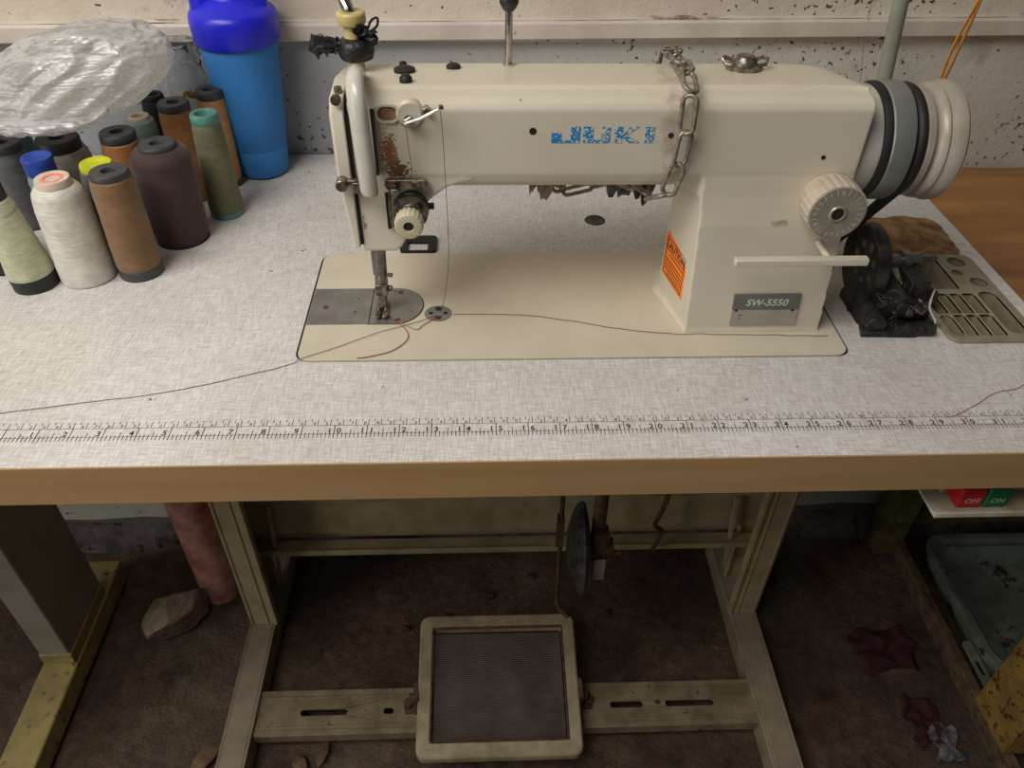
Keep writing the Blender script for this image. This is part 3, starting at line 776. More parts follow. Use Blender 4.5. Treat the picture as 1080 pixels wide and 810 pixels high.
# plates on the bed
bz = T+.0012
slp = obj('slide_plate', MB().prism([(BX0+.0005, .174), (-.1278, .174), (-.1278, .2325), (BX0+.0005, .2325)], bz-.001, bz+.0005, 'XY'), 'plate', sm, label='grey sliding plate')
cap = [(-.1268, .174), (-.105, .174)]+[(-.105+.0262*math.cos(a), .20325+.02925*math.sin(a)) for a in [-PI/2+PI*k/20 for k in range(1, 20)]]+[(-.105, .2325), (-.1268, .2325)]
gsk = [(-.128, .1735), (-.105, .1735)]+[(-.105+.0272*math.cos(a), .20325+.0300*math.sin(a)) for a in [-PI/2+PI*k/20 for k in range(1, 20)]]+[(-.105, .2330), (-.128, .2330)]
obj('plate_groove', MB().prism(gsk, bz-.001, bz+.00015, 'XY'), 'gap', sm)
npl = obj('needle_plate', MB().prism(cap, bz-.001, bz+.0006, 'XY'), 'plate', sm, label='grey steel needle plate with rounded end')
for x, y, r in ((-.1015, .2255, .0028), (-.1070, .2275, .0014), (-.1010, .180, .0026)):
    obj('plate_screw', MB().lathe([(.0004, .0004), (r, .0004), (r*1.05, -.0003)], o=(x, y, bz+.0005), n=12), 'rust', npl)
obj('feed_slot', MB().box(-.119, -.112, .196, .204, bz+.0002, bz+.0008), 'gap', npl)
for x, y, r in ((-.1700, .201, .0027), (-.1405, .2150, .001), (-.1415, .1930, .001)):
    obj('slide_screw', MB().lathe([(.0004, .0004), (r, .0004), (r*1.05, -.0003)], o=(x, y, bz+.0004), n=12), 'rust', slp)
od = obj('oil_cap', MB().lathe([(.0005, .0006), (.0120, .0006), (.0128, .0001), (.0128, -.001)], o=(-.064, .190, bz)), 'plate', sm, label='round grey cap with four dark holes')
oh = MB()
for x, y, r in ((0, .0068, .0030), (0, -.0068, .0030), (-.0068, 0, .0021), (.0068, 0, .0021)): oh.lathe([(.0004, .0009), (r, .0009), (r, .0004)], o=(-.064+x, .190+y, bz), n=14)
obj('cap_hole', oh, 'gap', od)
# chrome spinner lug on top of the arm (wing shaped) and top pin
wy, wz = .236, .9715
oc = MB().lathe([(.0145, -.001), (.0145, .0018), (.010, .0035), (.0092, .007), (.0072, .0098), (.0030, .0108), (.0005, .0104)], o=(.194, wy, wz))
for s_ in (-1, 1):
    oc.tube([(.194+s_*x, wy+y, wz+.003+z) for x, y, z in ((.009, -.004, 0), (.0165, -.003, .001), (.0185, .002, .004), (.0165, .006, .004), (.009, .005, .002))], .0016, 7)
obj('oil_sight_lug', oc, 'dirty_chrome', sm, label='round chrome lug with two small ears on top of the arm')
obj('thread_post', MB().cyl((.0015, .249, .968), (.0015, .249, 1.012), .0030).cyl((.0015, .249, .969), (.0015, .249, .9712), .005).lathe([(.0005, -.008), (.0045, -.006), (.0072, -.001), (.0072, .003), (.0045, .008), (.0005, .0095)], o=(.0015, .249, 1.018)), 'chrome', sm, angle=50, label='upright chrome post with a dark ball end')
obj('post_ball', MB().lathe([(.0005, -.0082), (.0047, -.0062), (.0076, -.001), (.0076, .003), (.0047, .0084), (.0005, .010)], o=(.0015, .249, 1.018)), 'iron', sm)
# small face holes
for x, z, r in ((.0175, .949, .0028), (.1235, .9455, .0022), (.247, .9275, .0018)):
    obj('screw_hole', MB().cyl((x, .1660, z), (x, .1622, z), r, n=14), 'gap', sm)
# logo, blocky worn letters on the front face
LX0, LX1, LZ0, LZ1 = .0318, .1105, .9398, .9525
def lx(a): return LX0+(a-150)/(870-150)*(LX1-LX0)
lg = MB(); yl = .16215
def quad(p): lg.add([(a, yl, b) for a, b in p]+[(a, yl+.0012, b) for a, b in p], [(0, 1, 2, 3), (4, 5, 6, 7), (0, 1, 5, 4), (1, 2, 6, 5), (2, 3, 7, 6), (3, 0, 4, 7)])
hz = LZ1-LZ0
def rc_(a, b, c, d): quad([(lx(a), LZ0+hz*c), (lx(b), LZ0+hz*c), (lx(b), LZ0+hz*d), (lx(a), LZ0+hz*d)])
rc_(150, 218, 0, .62); rc_(218, 285, 0, .16); rc_(285, 350, 0, 1)          # J
rc_(372, 440, 0, 1); rc_(440, 500, 0, .2); rc_(500, 562, 0, 1)              # U
rc_(584, 646, 0, 1)                                                       # K
quad([(lx(646), LZ0+hz*.38), (lx(700), LZ0+hz*.62), (lx(762), LZ0+hz), (lx(690), LZ0+hz)])
quad([(lx(646), LZ0+hz*.62), (lx(646), LZ0+hz*.38), (lx(696), LZ0), (lx(775), LZ0)])
rc_(806, 870, 0, 1)                                                       # I
obj('brand_lettering', lg, 'logo', sm, label='worn blue capital letters')
# nameplate
yf = .1568
npo = obj('nameplate', MB().prism([(.2010, .7860), (.2610, .7860), (.2600, .8025), (.2000, .8025)], yf-.0006, yf+.003), 'labelgrey', sm, .0004, label='grey model plate')
obj('nameplate_strip', MB().prism([(.2015, .7695), (.2612, .7695), (.2610, .7860), (.2010, .7860)], yf-.0005, yf+.003), 'labelsilver', npo)
t_ = MB(); add_text(t_, 'SW-5550', .0098, Matrix.Translation((.2305, yf-.0008, .7908)) @ Matrix.Rotation(PI/2, 4, 'X'), shear=.2, bold=True)
obj('nameplate_text', t_, 'whiteink', npo)
for xr in (.2045, .2555): obj('nameplate_rivet', MB().cyl((xr, yf-.001, .7857), (xr, yf, .7857), .0013, n=10), 'ink', npo)
t_ = MB(); add_text(t_, '5.', .004, Matrix.Translation((.2095, yf-.0007, .7755)) @ Matrix.Rotation(PI/2, 4, 'X')); t_.box(.2075, .2115, yf-.0007, yf, .7802, .7806)
obj('serial_marks', t_, 'ink', npo)
# caution label on the inner side of the pillar
P0 = Vector((.1615, .158, 0)); P1 = Vector((.1500, .228, 0)); dd = (P0-P1).normalized(); nn = Vector((-1, 0, 0)); nn = (nn-dd*nn.dot(dd)).normalized()
def LM(s, z, off): # label frame: s from right edge going back
    p = P0-dd*s; return Vector((p.x, p.y, z))+nn*off
lo_ = .0016
def lquad(mb, s0, s1, z0, z1, off):
    mb.add([LM(s0, z0, off), LM(s1, z0, off), LM(s1, z1, off), LM(s0, z1, off)]+[LM(s0, z0, off-.001), LM(s1, z0, off-.001), LM(s1, z1, off-.001), LM(s0, z1, off-.001)],
           [(0, 1, 2, 3), (4, 5, 6, 7), (0, 1, 5, 4), (1, 2, 6, 5), (2, 3, 7, 6), (3, 0, 4, 7)])
S0, S1, ZA, ZB = .0155, .066, .786, .829
cl = MB(); lquad(cl, S0, S1, ZA, ZB, lo_)
co = obj('caution_label', cl, 'orange', sm, .0002, label='orange caution sticker with dark print')
cl = MB()
for z in (ZA+.0025, ZB-.0032): lquad(cl, S0+.003, S1-.003, z, z+.0007, lo_+.0003)
for s in (S0+.003, S1-.0038): lquad(cl, s, s+.0010, ZA+.0025, ZB-.0025, lo_+.0003)
lquad(cl, S0+.003, S1-.003, ZB-.0145, ZB-.0138, lo_+.0003)
rot = Matrix((( dd.x, 0, nn.x), (dd.y, 0, nn.y), (0, 1, 0))).to_4x4()
add_text(cl, 'CAUTION', .0098, Matrix.Translation(LM((S0+S1)/2, ZB-.0118, lo_+.0003)) @ rot, bold=True)
for i in range(6):
    z = ZB-.0185-i*.0035-(.002 if i > 0 else 0); s = S0+.006
    q = random.Random(i)
    e = S1-.006 if i not in (0, 5) else S1-.012
    while s < e:
        w = q.uniform(.0025, .006); lquad(cl, s, min(s+w, e), z, z+.0010, lo_+.0003); s += w+.0011
obj('caution_print', cl, 'brownink', co)
# stitch length dial
DO = (.2585, .158, .8930)
dl = MB().lathe([(.022, .004), (.0225, 0), (.0238, -.003), (.0238, -.0205), (.0230, -.0225), (.0005, -.0225)], 'Y', DO, 96, mod=lambda t, h: 1-(.05 if int(t/(2*PI)*96+.5) % 4 == 0 and -.0215 < h < -.002 else 0))
do = obj('stitch_dial', dl, 'dial', sm, angle=35, label='cream ribbed stitch length dial')
obj('dial_face', MB().lathe([(.0222, -.0222), (.0218, -.0232), (.0070, -.0232), (.0062, -.0245), (.0052, -.0245), (.0048, -.0225), (.0005, -.0225)], 'Y', DO, 48), 'dialface', do)
obj('dial_hole', MB().cyl((DO[0], DO[1]-.0226, DO[2]), (DO[0], DO[1]-.0236, DO[2]), .0050), 'gap', do)
dt = MB()
for k in range(24):
    a = 2*PI*k/24; c, s = math.sin(a), math.cos(a)
    R = Matrix.Translation((DO[0]+.0172*c, DO[1]-.0234, DO[2]+.0172*s)) @ Matrix.Rotation(PI/2, 4, 'X') @ Matrix.Rotation(-a, 4, 'Z')
    if k % 2 == 0: add_text(dt, str((k//2) % 10), .0052, R @ Matrix.Translation((0, -.001, 0)))
    else: dt.add([R @ Vector(p) for p in ((-.0003, -.001, 0), (.0003, -.001, 0), (.0003, .004, 0), (-.0003, .004, 0))], [(0, 1, 2, 3)])
obj('dial_numbers', dt, simple('dial_relief', (214, 208, 194), (196, 188, 172), .5, bstr=0), do)
# reverse feed lever
lv = MB().box(.1830, .2935, .1265, .1340, .8495, .8560)
obj('reverse_lever', lv, 'body', sm, .0012, label='long flat cream reverse lever')
obj('lever_shaft', MB().cyl((.262, .131, .853), (.262, .160, .853), .0028, n=14), 'body', sm)
# end cap, belt ring, handwheel
AX = (0, .2120, .9200)
obj('end_cap', MB().lathe([(.030, .255), (.0440, .262), (.0455, .293), (.0440, .2965), (.0005, .297)], 'X', AX, 48), 'gloss', sm, angle=35)
obj('end_gap', MB().lathe([(.025, .290), (.0462, .2955), (.0476, .2985), (.0476, .3015), (.030, .304), (.0005, .304)], 'X', AX, 48), 'black', sm)
obj('belt_ring', MB().lathe([(.0385, .3022), (.0472, .3020), (.0482, .303), (.0482, .3188), (.0474, .3202), (.034, .3205), (.0385, .3022)], 'X', AX, 64), 'ring_grey', sm, angle=35, label='grey metal belt ring')
obj('belt_groove', MB().lathe([(.012, .318), (.0385, .319), (.0375, .326), (.0400, .3335), (.010, .336)], 'X', AX, 64), 'iron', sm)
hw = MB().lathe([(.012, .3300), (.0440, .3312), (.0452, .3322), (.0448, .3372), (.0400, .3385), (.0400, .3405), (.0438, .3425), (.0466, .3455), (.0470, .3475), (.0458, .3492), (.0474, .3530), (.0488, .3570), (.0484, .3612), (.0455, .3640), (.0300, .3655), (.0005, .3655)], 'X', AX, 72)
obj('handwheel', hw, 'white_gloss', sm, angle=40, label='pale grey handwheel with flared rim')

# drive belt: over the handwheel groove and down through the table slot
bxp = .3265; r_ = .0425
def bpt(a): return Vector((bxp, AX[1]+r_*math.cos(math.radians(a)), AX[2]+r_*math.sin(math.radians(a))))
loop = [bpt(a) for a in range(20, 220, 8)]
fl = Vector((bxp, .2915, T-.005)); bl = Vector((bxp, .318, T-.005))
head_ = [bl.lerp(loop[0], k/10) for k in range(10)]
head_ = [Vector((bxp, .330, T-.12)).lerp(bl, k/3) for k in range(3)]+head_
tail = [loop[-1].lerp(fl, k/10) for k in range(1, 11)]+[fl.lerp(Vector((bxp, .318, T-.12)), k/3) for k in range(1, 4)]
db = MB().tube(head_+loop+tail, .0050, 8, flat=.75)
tag(obj('drive_belt', db, 'black', angle=50), 'black rubber drive belt running from the handwheel down into the table', 'belt')

# chain wrapped around the arm
ch = thing('security_chain', 'grimy steel link chain wrapped around the cream machine arm', 'chain', (.132, .21, .98))
cp = smooth_path([(.137, .262, .9755), (.136, .225, .9805), (.1345, .188, .9835), (.1330, .164, .9800), (.1325, .1565, .965), (.1325, .1560, .940), (.1300, .1570, .918), (.1260, .1610, .900), (.119, .178, .8875), (.112, .205, .882), (.100, .24, .872), (.084, .270, .855), (.066, .272, .846), (.048, .2735, .855), (.050, .2755, .884), (.095, .277, .915), (.128, .277, .930), (.137, .275, .955)], 14, True)
L = [0]
for i in range(1, len(cp)): L.append(L[-1]+(cp[i]-cp[i-1]).length)
tot = L[-1]+(cp[0]-cp[-1]).length
def at(s):
    s %= tot
    for i in range(len(cp)):
        a = L[i]; b = L[i+1] if i+1 < len(cp) else tot
        if a <= s <= b: return cp[i].lerp(cp[(i+1) % len(cp)], (s-a)/(b-a+1e-9))
    return cp[0]
nl = 20; pitch = tot/nl
ctr = Vector((.13, .215, .935))
for k in range(nl):
    p = at(k*pitch+.012); t = (at(k*pitch+.018)-at(k*pitch+.006)).normalized()
    out = (p-ctr); out.x = 0; out = (out-t*out.dot(t)).normalized(); side = t.cross(out)
    ang = .3 if k % 2 else -.45
    a = side*math.cos(ang)+out*math.sin(ang)
    hl, hw_ = pitch*.5+.0008, .0054
    path = []
    for j in range(20):
        th = 2*PI*j/20; sx = math.cos(th); path.append(p+t*((hl-hw_)*(1 if sx > 0 else -1)+hw_*sx)+a*hw_*math.sin(th)+out*.001)
    obj('link', MB().tube(path, .0019, 7, closed=True), 'chain', ch, angle=80)
def scrap(name, c, size, mat, seed, n=14, flat=.35, seeds=None):
    mb = MB(); vs = []; fs = []
    r2 = random.Random(seed)
    for j in range(n+1):
        for i in range(n+1):
            u = i/n-.5; w = j/n-.5
            q = Vector((u*size[0], w*size[1], 0))
            q += Vector(noise.noise_vector((u*3.1+seed, w*3.1, seed*.7)))*size[0]*.25
            q.z += noise.noise((u*6+seed, w*6, 1.3))*size[2]
            vs.append(Vector(c)+q)
    for j in range(n):
        for i in range(n):
            a = j*(n+1)+i; fs.append((a, a+1, a+n+2, a+n+1))
    mb.add(vs, fs)
    o = obj(name, mb, mat, angle=80)
    s = o.modifiers.new('thick', 'SOLIDIFY'); s.thickness = .0007
    return o
wire = MB()
for i in range(5):
    r3 = random.Random(i+20); c = Vector((.134, .238, .985))
    wire.tube(smooth_path([c+Vector((r3.uniform(-.010, .006), r3.uniform(-.004, .006), r3.uniform(-.004, .002))) for _ in range(4)], 6), .0009, 6)
tag(obj('binding_wire', wire, 'chain'), 'twisted wire ends tying the chain on top of the arm', 'wire')
tag(scrap('cloth_scrap', (.116, .250, .8600), (.036, .012, .020), 'greyrag', 3), 'grimy dark rag knotted on the chain behind the pillar top', 'rag')
tag(scrap('cloth_scrap', (.040, .2715, .855), (.030, .006, .020), simple('pale_rag', (176, 160, 140), (120, 88, 70), .9), 5), 'pale brownish rag scrap hanging behind the arm beside the hanging chain', 'rag')

# ------------------------------------------------------------------ lamp neck standing on the machine head
ln = thing('lamp_neck', 'flexible steel lamp neck rising from a yellowed plastic ferrule on the machine head', 'lamp', (-.121, .232, .975))
cx_, cy_ = -.1205, .232
obj('ferrule', MB().lathe([(.0068, .972), (.0070, .990), (.0068, 1.004), (.0105, 1.006), (.0112, 1.008), (.0112, 1.0135), (.0100, 1.015), (.0055, 1.0152)], o=(cx_, cy_, 0)), 'yellow_plastic', ln, .0004)
npth = smooth_path([(cx_, cy_, 1.010), (cx_-.0035, cy_, 1.022), (cx_-.012, cy_-.004, 1.045), (cx_-.028, cy_-.010, 1.075), (cx_-.045, cy_-.012, 1.12)], 26)
rad = [.0046+(.0006 if i % 2 else 0) for i in range(len(npth))]
obj('flexible_neck', MB().tube(npth, rad, 12), 'chrome', ln, angle=20)
kt = MB()
r5 = random.Random(11)
kt.lathe([(.006, -.012), (.0125, -.010), (.0145, -.004), (.0142, .000), (.0125, .004), (.0075, .006)], o=(cx_+.001, cy_, .990), n=24, mod=lambda t, h: 1+.10*noise.noise((math.cos(t)*2.2, math.sin(t)*2.2, h*160)))
ko_ = obj('plastic_wrap', kt, 'cloth', ln, angle=70, label='black plastic film knotted round the ferrule')
for c, sz, sd in (((cx_-.020, cy_-.004, .990), (.024, .018, .016), 21), ((cx_-.013, cy_-.006, .992), (.016, .015, .014), 25), ((cx_+.010, cy_-.006, .999), (.014, .010, .018), 22)):
    n = 10; vs = []; fs = []
    for j in range(n+1):
        for i in range(n+1):
            u, w = i/n-.5, j/n-.5
            q = Vector(c)+Vector((u*sz[0], w*sz[1]*.3, -w*sz[2]*.9*(1.2 if u < 0 else .6)))+Vector(noise.noise_vector((u*4+sd, w*4, sd)))*.005
            vs.append(q)
    for j in range(n):
        for i in range(n): a = j*(n+1)+i; fs.append((a, a+1, a+n+2, a+n+1))
    w_ = obj('film_flap', MB().add(vs, fs), 'cloth', ko_, angle=80); s_ = w_.modifiers.new('t', 'SOLIDIFY'); s_.thickness = .0008
obj('film_loop', MB().tube(smooth_path([(cx_+.011, cy_, 1.000), (cx_+.015, cy_, 1.008), (cx_+.020, cy_, 1.010), (cx_+.019, cy_, 1.004), (cx_+.012, cy_, .999)], 5), .0010, 6), 'cloth', ko_)

# ------------------------------------------------------------------ loose threads
def thread(name, pts, mat, label, r=.00028, z=None):
    P = smooth_path(pts, 8)
    P = [p+Vector((0, noise.noise((p.x*60, p.y*60, 0))*.0012, 0)) for p in P]
    return tag(obj(name, MB().tube(P, r, 5), mat, angle=90), label, 'thread', 'loose thread ends on the table and bed' if name == 'loose_thread' else None)
zt = T+.0006; zb = T+.0022
thread('loose_thread', [(-.43, .056, zt), (-.337, .073, zt), (-.285, .083, zt), (-.23, .101, zt), (-.19, .117, zt), (-.180, .124, zb), (-.155, .137, zb), (-.116, .160, zb+.0006), (-.09, .172, zb), (-.066, .184, zb+.001)], 'thread_grey', 'long grey thread running from the table left edge up onto the machine bed')
thread('loose_thread', [(-.05, .187, zb), (-.02, .187, zb), (.023, .184, zb), (.06, .175, zb), (.10, .163, zb), (.14, .155, zb), (.19, .1525, zb), (.25, .150, zb), (.292, .148, zb)], 'thread_grey', 'grey thread trailing along the bed past the foot of the pillar')
thread('loose_thread', [(-.1155, .194, zb+.003), (-.108, .183, zb), (-.097, .171, zb), (-.091, .160, zb), (-.090, .150, zb), (-.098, .137, zb), (-.112, .128, zb), (-.132, .124, zb)], 'thread_red', 'maroon thread curling from the presser foot to the front of the bed', r=.0004)
thread('loose_thread', [(-.101, .178, zb), (-.090, .168, zb), (-.082, .164, zb), (-.078, .170, zb), (-.070, .178, zb), (-.060, .186, zb+.001)], 'thread_pink', 'short pinkish thread between presser foot and round cap', r=.0004)
thread('loose_thread', [(.352, .040, zt), (.363, .043, zt), (.380, .052, zt), (.408, .069, zt), (.425, .073, zt), (.437, .079, zt), (.47, .10, zt)], 'thread_pink', 'thin pinkish thread lying by the right end of the ruler', r=.0003)
thread('needle_thread', [(-.0510, .1445, .9735), (-.0500, .146, .95), (-.0495, .150, .90), (-.0505, .165, .84), (-.0560, .180, .79), (-.0615, .1880, bz+.0030)], 'thread_grey', 'vertical grey thread hanging from the top guide pin to the round cap')
thread('needle_thread', [(-.0775, .1535, .957), (-.0765, .154, .94), (-.0745, .153, .915)], 'thread_grey', 'short grey thread from the guide pin down to the tension bar')
thread('wall_thread', [(.415, .52, 1.02), (.418, .525, .97), (.424, .53, .93), (.428, .53, .90), (.432, .52, .86)], 'thread_grey', 'fine dark thread hanging down the wall beside the grey pole')

# ------------------------------------------------------------------ thread cones
def cone(x, y, h, rb, rt, wmat, cmat, label, rcap=None, hole=.006, body=None, ring=0, tilt=(0, 0), caph=.010, flat_cap=True, group='thread cones at the table left end', rim=None):
    t = thing('thread_cone', label, 'thread cone', (x, y, T), group)
    rcap = rcap or rt*.95
    r0 = rcap
    # core tube with hollow top
    cb = rb*1.0
    prof = [(cb*.98, 0), (cb*.98, ring), (cb*.9, ring+.001), (r0*.9, h-caph-.002), (r0, h-caph), (r0, h-.0018), (r0*.93, h), (hole*1.15, h), (hole, h-.002), (hole*.8, h-.06), (.0005, h-.06)]
    c = obj('core', MB().lathe(prof, o=(x, y, T), n=32), cmat, t, angle=45)
    z0 = ring+(.0005 if ring else .001); z1 = h-caph
    body = body or [(0, 1), (.5, 1), (.9, 1), (1, .93)]
    wp = [(cb*.5, z0)]
    N = 40
    sd = x*37+y*91
    for i in range(N+1):
        u = i/N; k = [q for q in body]
        f = 1
        for a, b in zip(k, k[1:]):
            if a[0] <= u <= b[0]: f = a[1]+(b[1]-a[1])*(u-a[0])/(b[0]-a[0]+1e-9)
        r = (rb+(rt-rb)*u)*f+noise.noise((u*14, sd, 0))*.0004+noise.noise((u*45, sd, 5))*.00022
        if u < .04: r *= .96+u
        wp.append((r, z0+(z1-z0)*u))
    wp.append((r0*.85, z1+.0012))
    wnd = obj('thread_winding', MB().lathe(wp, o=(x, y, T), n=40, mod=lambda tt, hh: 1+.012*noise.noise((math.cos(tt)*1.5+sd, math.sin(tt)*1.5, hh*60))), wmat, t, angle=70)
    if rim:
        obj('rim', MB().lathe([(r0*1.01, h-.006), (r0*1.04, h-.002), (r0*.98, h+.0006), (r0*.78, h+.0004), (hole*1.02, h-.001)], o=(x, y, T), n=32), rim, t, angle=60)
    if tilt != (0, 0): t.rotation_euler = (tilt[1], tilt[0], 0)
    return t
dk = simple('dark_grey_cone_plastic', (66, 68, 70), (52, 54, 56), .45, nscale=60)
bk = simple('black_cone_plastic', (34, 34, 36), (26, 26, 28), .5, nscale=60)
tealp = simple('teal_cone_plastic', (92, 144, 134), (70, 116, 108), .4, nscale=60)
bluep = simple('blue_cone_plastic', (48, 82, 176), (36, 62, 150), .4, nscale=60)
yelp = simple('lime_cone_plastic', (206, 212, 40), (186, 190, 30), .4, nscale=60)
whp = simple('cream_cone_card', (222, 208, 190), (200, 180, 160), .6, nscale=60)
pinkp = simple('pink_card', (240, 150, 134), (226, 128, 112), .6, nscale=60)
cone(-.4565, .2485, .108, .0215, .0135, winding('cream_green_thread', (204, 204, 172), (160, 162, 128), .5, dirt=(104, 96, 100)), bk, 'pale cream-green cone with black base and cap, leftmost in the front row', rcap=.0115, ring=.013, caph=.018, tilt=(-.06, 0))
cone(-.4110, .2620, .104, .0255, .0225, winding('white_thread', (226, 222, 210), (186, 182, 170), .45, dirt=(170, 140, 110)), pinkp, 'shiny off-white thread cone with pink and cream top', rcap=.0150, hole=.0062, body=[(0, 1.04), (.05, 1.03), (.85, 1.02), (.95, .95), (1, .8)], caph=.007, rim=whp)
cone(-.3620, .2690, .108, .0215, .0195, winding('brown_thread', (136, 102, 66), (106, 78, 48), .7), dk, 'mid brown thread cone with dark grey cap and black base, front row right end', rcap=.0175, ring=.010, caph=.006)
cone(-.3400, .3360, .105, .0275, .0300, winding('maroon_thread_w', (72, 48, 44), (52, 34, 32), .8), dk, 'fat dark maroon thread cone with dark grey cap', rcap=.0180, body=[(0, .95), (.08, 1), (.7, 1), (.9, .98), (.96, .9), (1, .72)], caph=.005)
cone(-.3060, .3890, .114, .0185, .0150, winding('olive_thread', (112, 112, 84), (86, 84, 60), .75), tealp, 'slim olive green cone with teal rim at top and bottom', rcap=.0145, hole=.0085, ring=.006, caph=.009)
cone(-.3200, .4610, .112, .0150, .0150, winding('tan_thread', (196, 146, 92), (170, 118, 68), .7), dk, 'slim orange-tan thread cone standing in front of the blue bottle', rcap=.0150, ring=.008, caph=.008)
cone(-.3500, .4300, .110, .0185, .0175, winding('rust_thread', (168, 114, 60), (132, 84, 42), .7), dk, 'rusty orange thread cone with dark cap between olive cone and glass jar', rcap=.0165, caph=.008)
cone(-.3880, .3640, .105, .0190, .0190, winding('orange_brown_thread', (172, 116, 56), (136, 86, 40), .7), dk, 'orange-brown thread cone with dark cap directly behind the fat maroon cone', rcap=.0175, caph=.009)
cone(-.4560, .3760, .094, .0270, .0270, winding('grey_cream_thread', (150, 146, 134), (108, 104, 96), .8), bk, 'wide grey cone with a big black cap and large hole under the bag edge', rcap=.0215, hole=.0068, body=[(0, 1), (.8, 1), (.93, .96), (1, .85)], caph=.012)
cone(-.4500, .3180, .099, .0180, .0145, winding('teal_thread', (134, 172, 166), (98, 134, 130), .7), bluep, 'pale teal thread cone with bright blue hollow top', rcap=.0140, hole=.0098, caph=.016, rim=bluep)
cone(-.3900, .3060, .098, .0160, .0170, winding('grey_thread_w', (96, 92, 86), (70, 66, 62), .8), yelp, 'dark grey thread cone with a lime yellow rim', rcap=.0145, hole=.0095, caph=.006, rim=yelp)
cone(-.5090, .3690, .092, .0200, .0190, winding('slate_thread', (98, 98, 100), (70, 70, 74), .8), dk, 'slate grey thread cone with dark cap at the left picture edge', rcap=.0180, caph=.008)
cone(-.5300, .4300, .082, .0170, .0160, winding('teal_dark_thread', (76, 128, 130), (54, 98, 100), .7), tealp, 'teal thread cone under the left corner of the plastic bag', rcap=.0140, caph=.006)
cone(-.4870, .4300, .080, .0170, .0170, winding('brown_dark_thread', (132, 84, 46), (96, 58, 32), .7), bk, 'brown thread cone hidden under the front edge of the plastic bag', rcap=.0130, caph=.005)
cone(-.3920, .4320, .094, .0170, .0160, winding('mint_thread', (160, 190, 178), (122, 154, 144), .7), whp, 'pale mint thread cone under the right end of the plastic bag', rcap=.0120, caph=.005)
cone(-.3900, .4790, .100, .0150, .0140, winding('black_thread', (46, 46, 50), (30, 30, 34), .8), bk, 'black thread cone standing between the plastic bag and the glass jar', rcap=.0120, caph=.006)
cone(-.4990, .2800, .094, .0190, .0160, winding('black_thread_b', (40, 38, 38), (26, 24, 26), .8), bk, 'black thread cone at the left edge behind the cream-green cone', rcap=.0140, caph=.006)

# ------------------------------------------------------------------ plastic bag
def bagmesh():
    bm = bmesh.new(); bmesh.ops.create_icosphere(bm, subdivisions=6, radius=1)
    R = Euler((-.15, -.30, .0)).to_matrix()
    for v in bm.verts:
        p = v.co.copy(); d = p.normalized()
        s = 1+.07*noise.noise(d*1.6+Vector((3, 1, 2)))
        al = d.x*.82+d.z*.55; ac = -d.x*.55+d.z*.82
        n1 = 1-abs(noise.noise(Vector((al*.9, d.y*3, ac*3.6))))*2
        n2 = 1-abs(noise.noise(Vector((al*1.5+4, d.y*7-d.x, ac*9))))*2
        n3 = 1-abs(noise.noise(Vector((al*3+4, d.y*16, ac*22))))*2
        s += .060*n1+.022*n2+.008*n3
        q = Vector((d.x*.098, d.y*.066, d.z*.044))*s
        # gathered, flattened mouth towards the front left
        if d.x < -.2:
            k = (-.2-d.x)/.8; q.z *= 1-.15*k
        q = R @ q
        v.co = q
    me = bpy.data.meshes.new('plastic_bag'); bm.to_mesh(me); bm.free(); return me
bgc = (-.432, .405, .9055)
me = bagmesh(); me.transform(Matrix.Translation(bgc))
for v in me.vertices:
    if v.co.z < .8735: v.co.z = .8735+(v.co.z-.8735)*.08
    if v.co.z < .905 and v.co.y < .40: v.co.y -= .012*(.905-v.co.z)/.03
bg = thing('plastic_bag', 'crumpled clear plastic bag lying on top of the thread cones', 'plastic bag', (bgc[0], bgc[1], .87))
link('bag_film', me, M['film'], bg, 0, 180)
# rolled mouth edge in front
mp_ = smooth_path([(-.555, .382, .880), (-.520, .352, .8775), (-.475, .338, .8765), (-.435, .335, .8775), (-.405, .340, .8800), (-.385, .350, .885)], 10)
mm = MB(); rings = []
for i, p in enumerate(mp_):
    ring = []
    for k in range(20):
        a = 2*PI*k/20; rr_ = .0085*(1+.45*noise.noise((i*.35, math.cos(a)*2, math.sin(a)*2)))*(.35+.65*math.sin(PI*min(1, (i+6)/(len(mp_)+8))))
        ring.append(p+Vector((0, math.cos(a)*rr_*1.7, math.sin(a)*rr_*.8+.004)))
    rings.append(ring)
mm.loft(rings); obj('bag_mouth', mm, 'film', bg, angle=180)

# ------------------------------------------------------------------ shaker bottle
ox, oy = -.2870, .4960
bo = thing('shaker_bottle', 'translucent blue shaker bottle with a royal blue handled lid', 'bottle', (ox, oy, T))
bprof = [(.0005, .0015), (.026, .001), (.0290, .003), (.0308, .010), (.0325, .034), (.0319, .0355), (.0328, .037), (.0370, .08), (.0418, .155), (.0419, .162), (.0398, .162), (.0350, .08), (.0290, .010), (.0005, .006)]
obj('bottle_body', MB().lathe(bprof, o=(ox, oy, T), n=56), 'bottle', bo, angle=40)
lp = [(.0405, .1525), (.0445, .1530), (.0456, .156), (.0468, .174), (.0464, .180), (.0445, .1845), (.0420, .1865), (.0330, .1925), (.0235, .1985), (.0225, .202), (.0005, .203)]
obj('lid', MB().lathe(lp, o=(ox, oy, T), n=56), 'lid', bo, .0006, 40)
obj('spout_cap', MB().lathe([(.0150, .184), (.0140, .208), (.0135, .236), (.0115, .240), (.0005, .240)], o=(ox-.0270, oy-.004, T), n=24), 'lid', bo, .001)
hd_ = MB().tube(smooth_path([(ox-.030, oy-.002, T+.200), (ox-.026, oy, T+.232), (ox-.008, oy, T+.250), (ox+.016, oy, T+.244), (ox+.0310, oy, T+.220), (ox+.033, oy, T+.186)], 6), .0062, 10)
obj('carry_loop', hd_, 'lid', bo, angle=60)

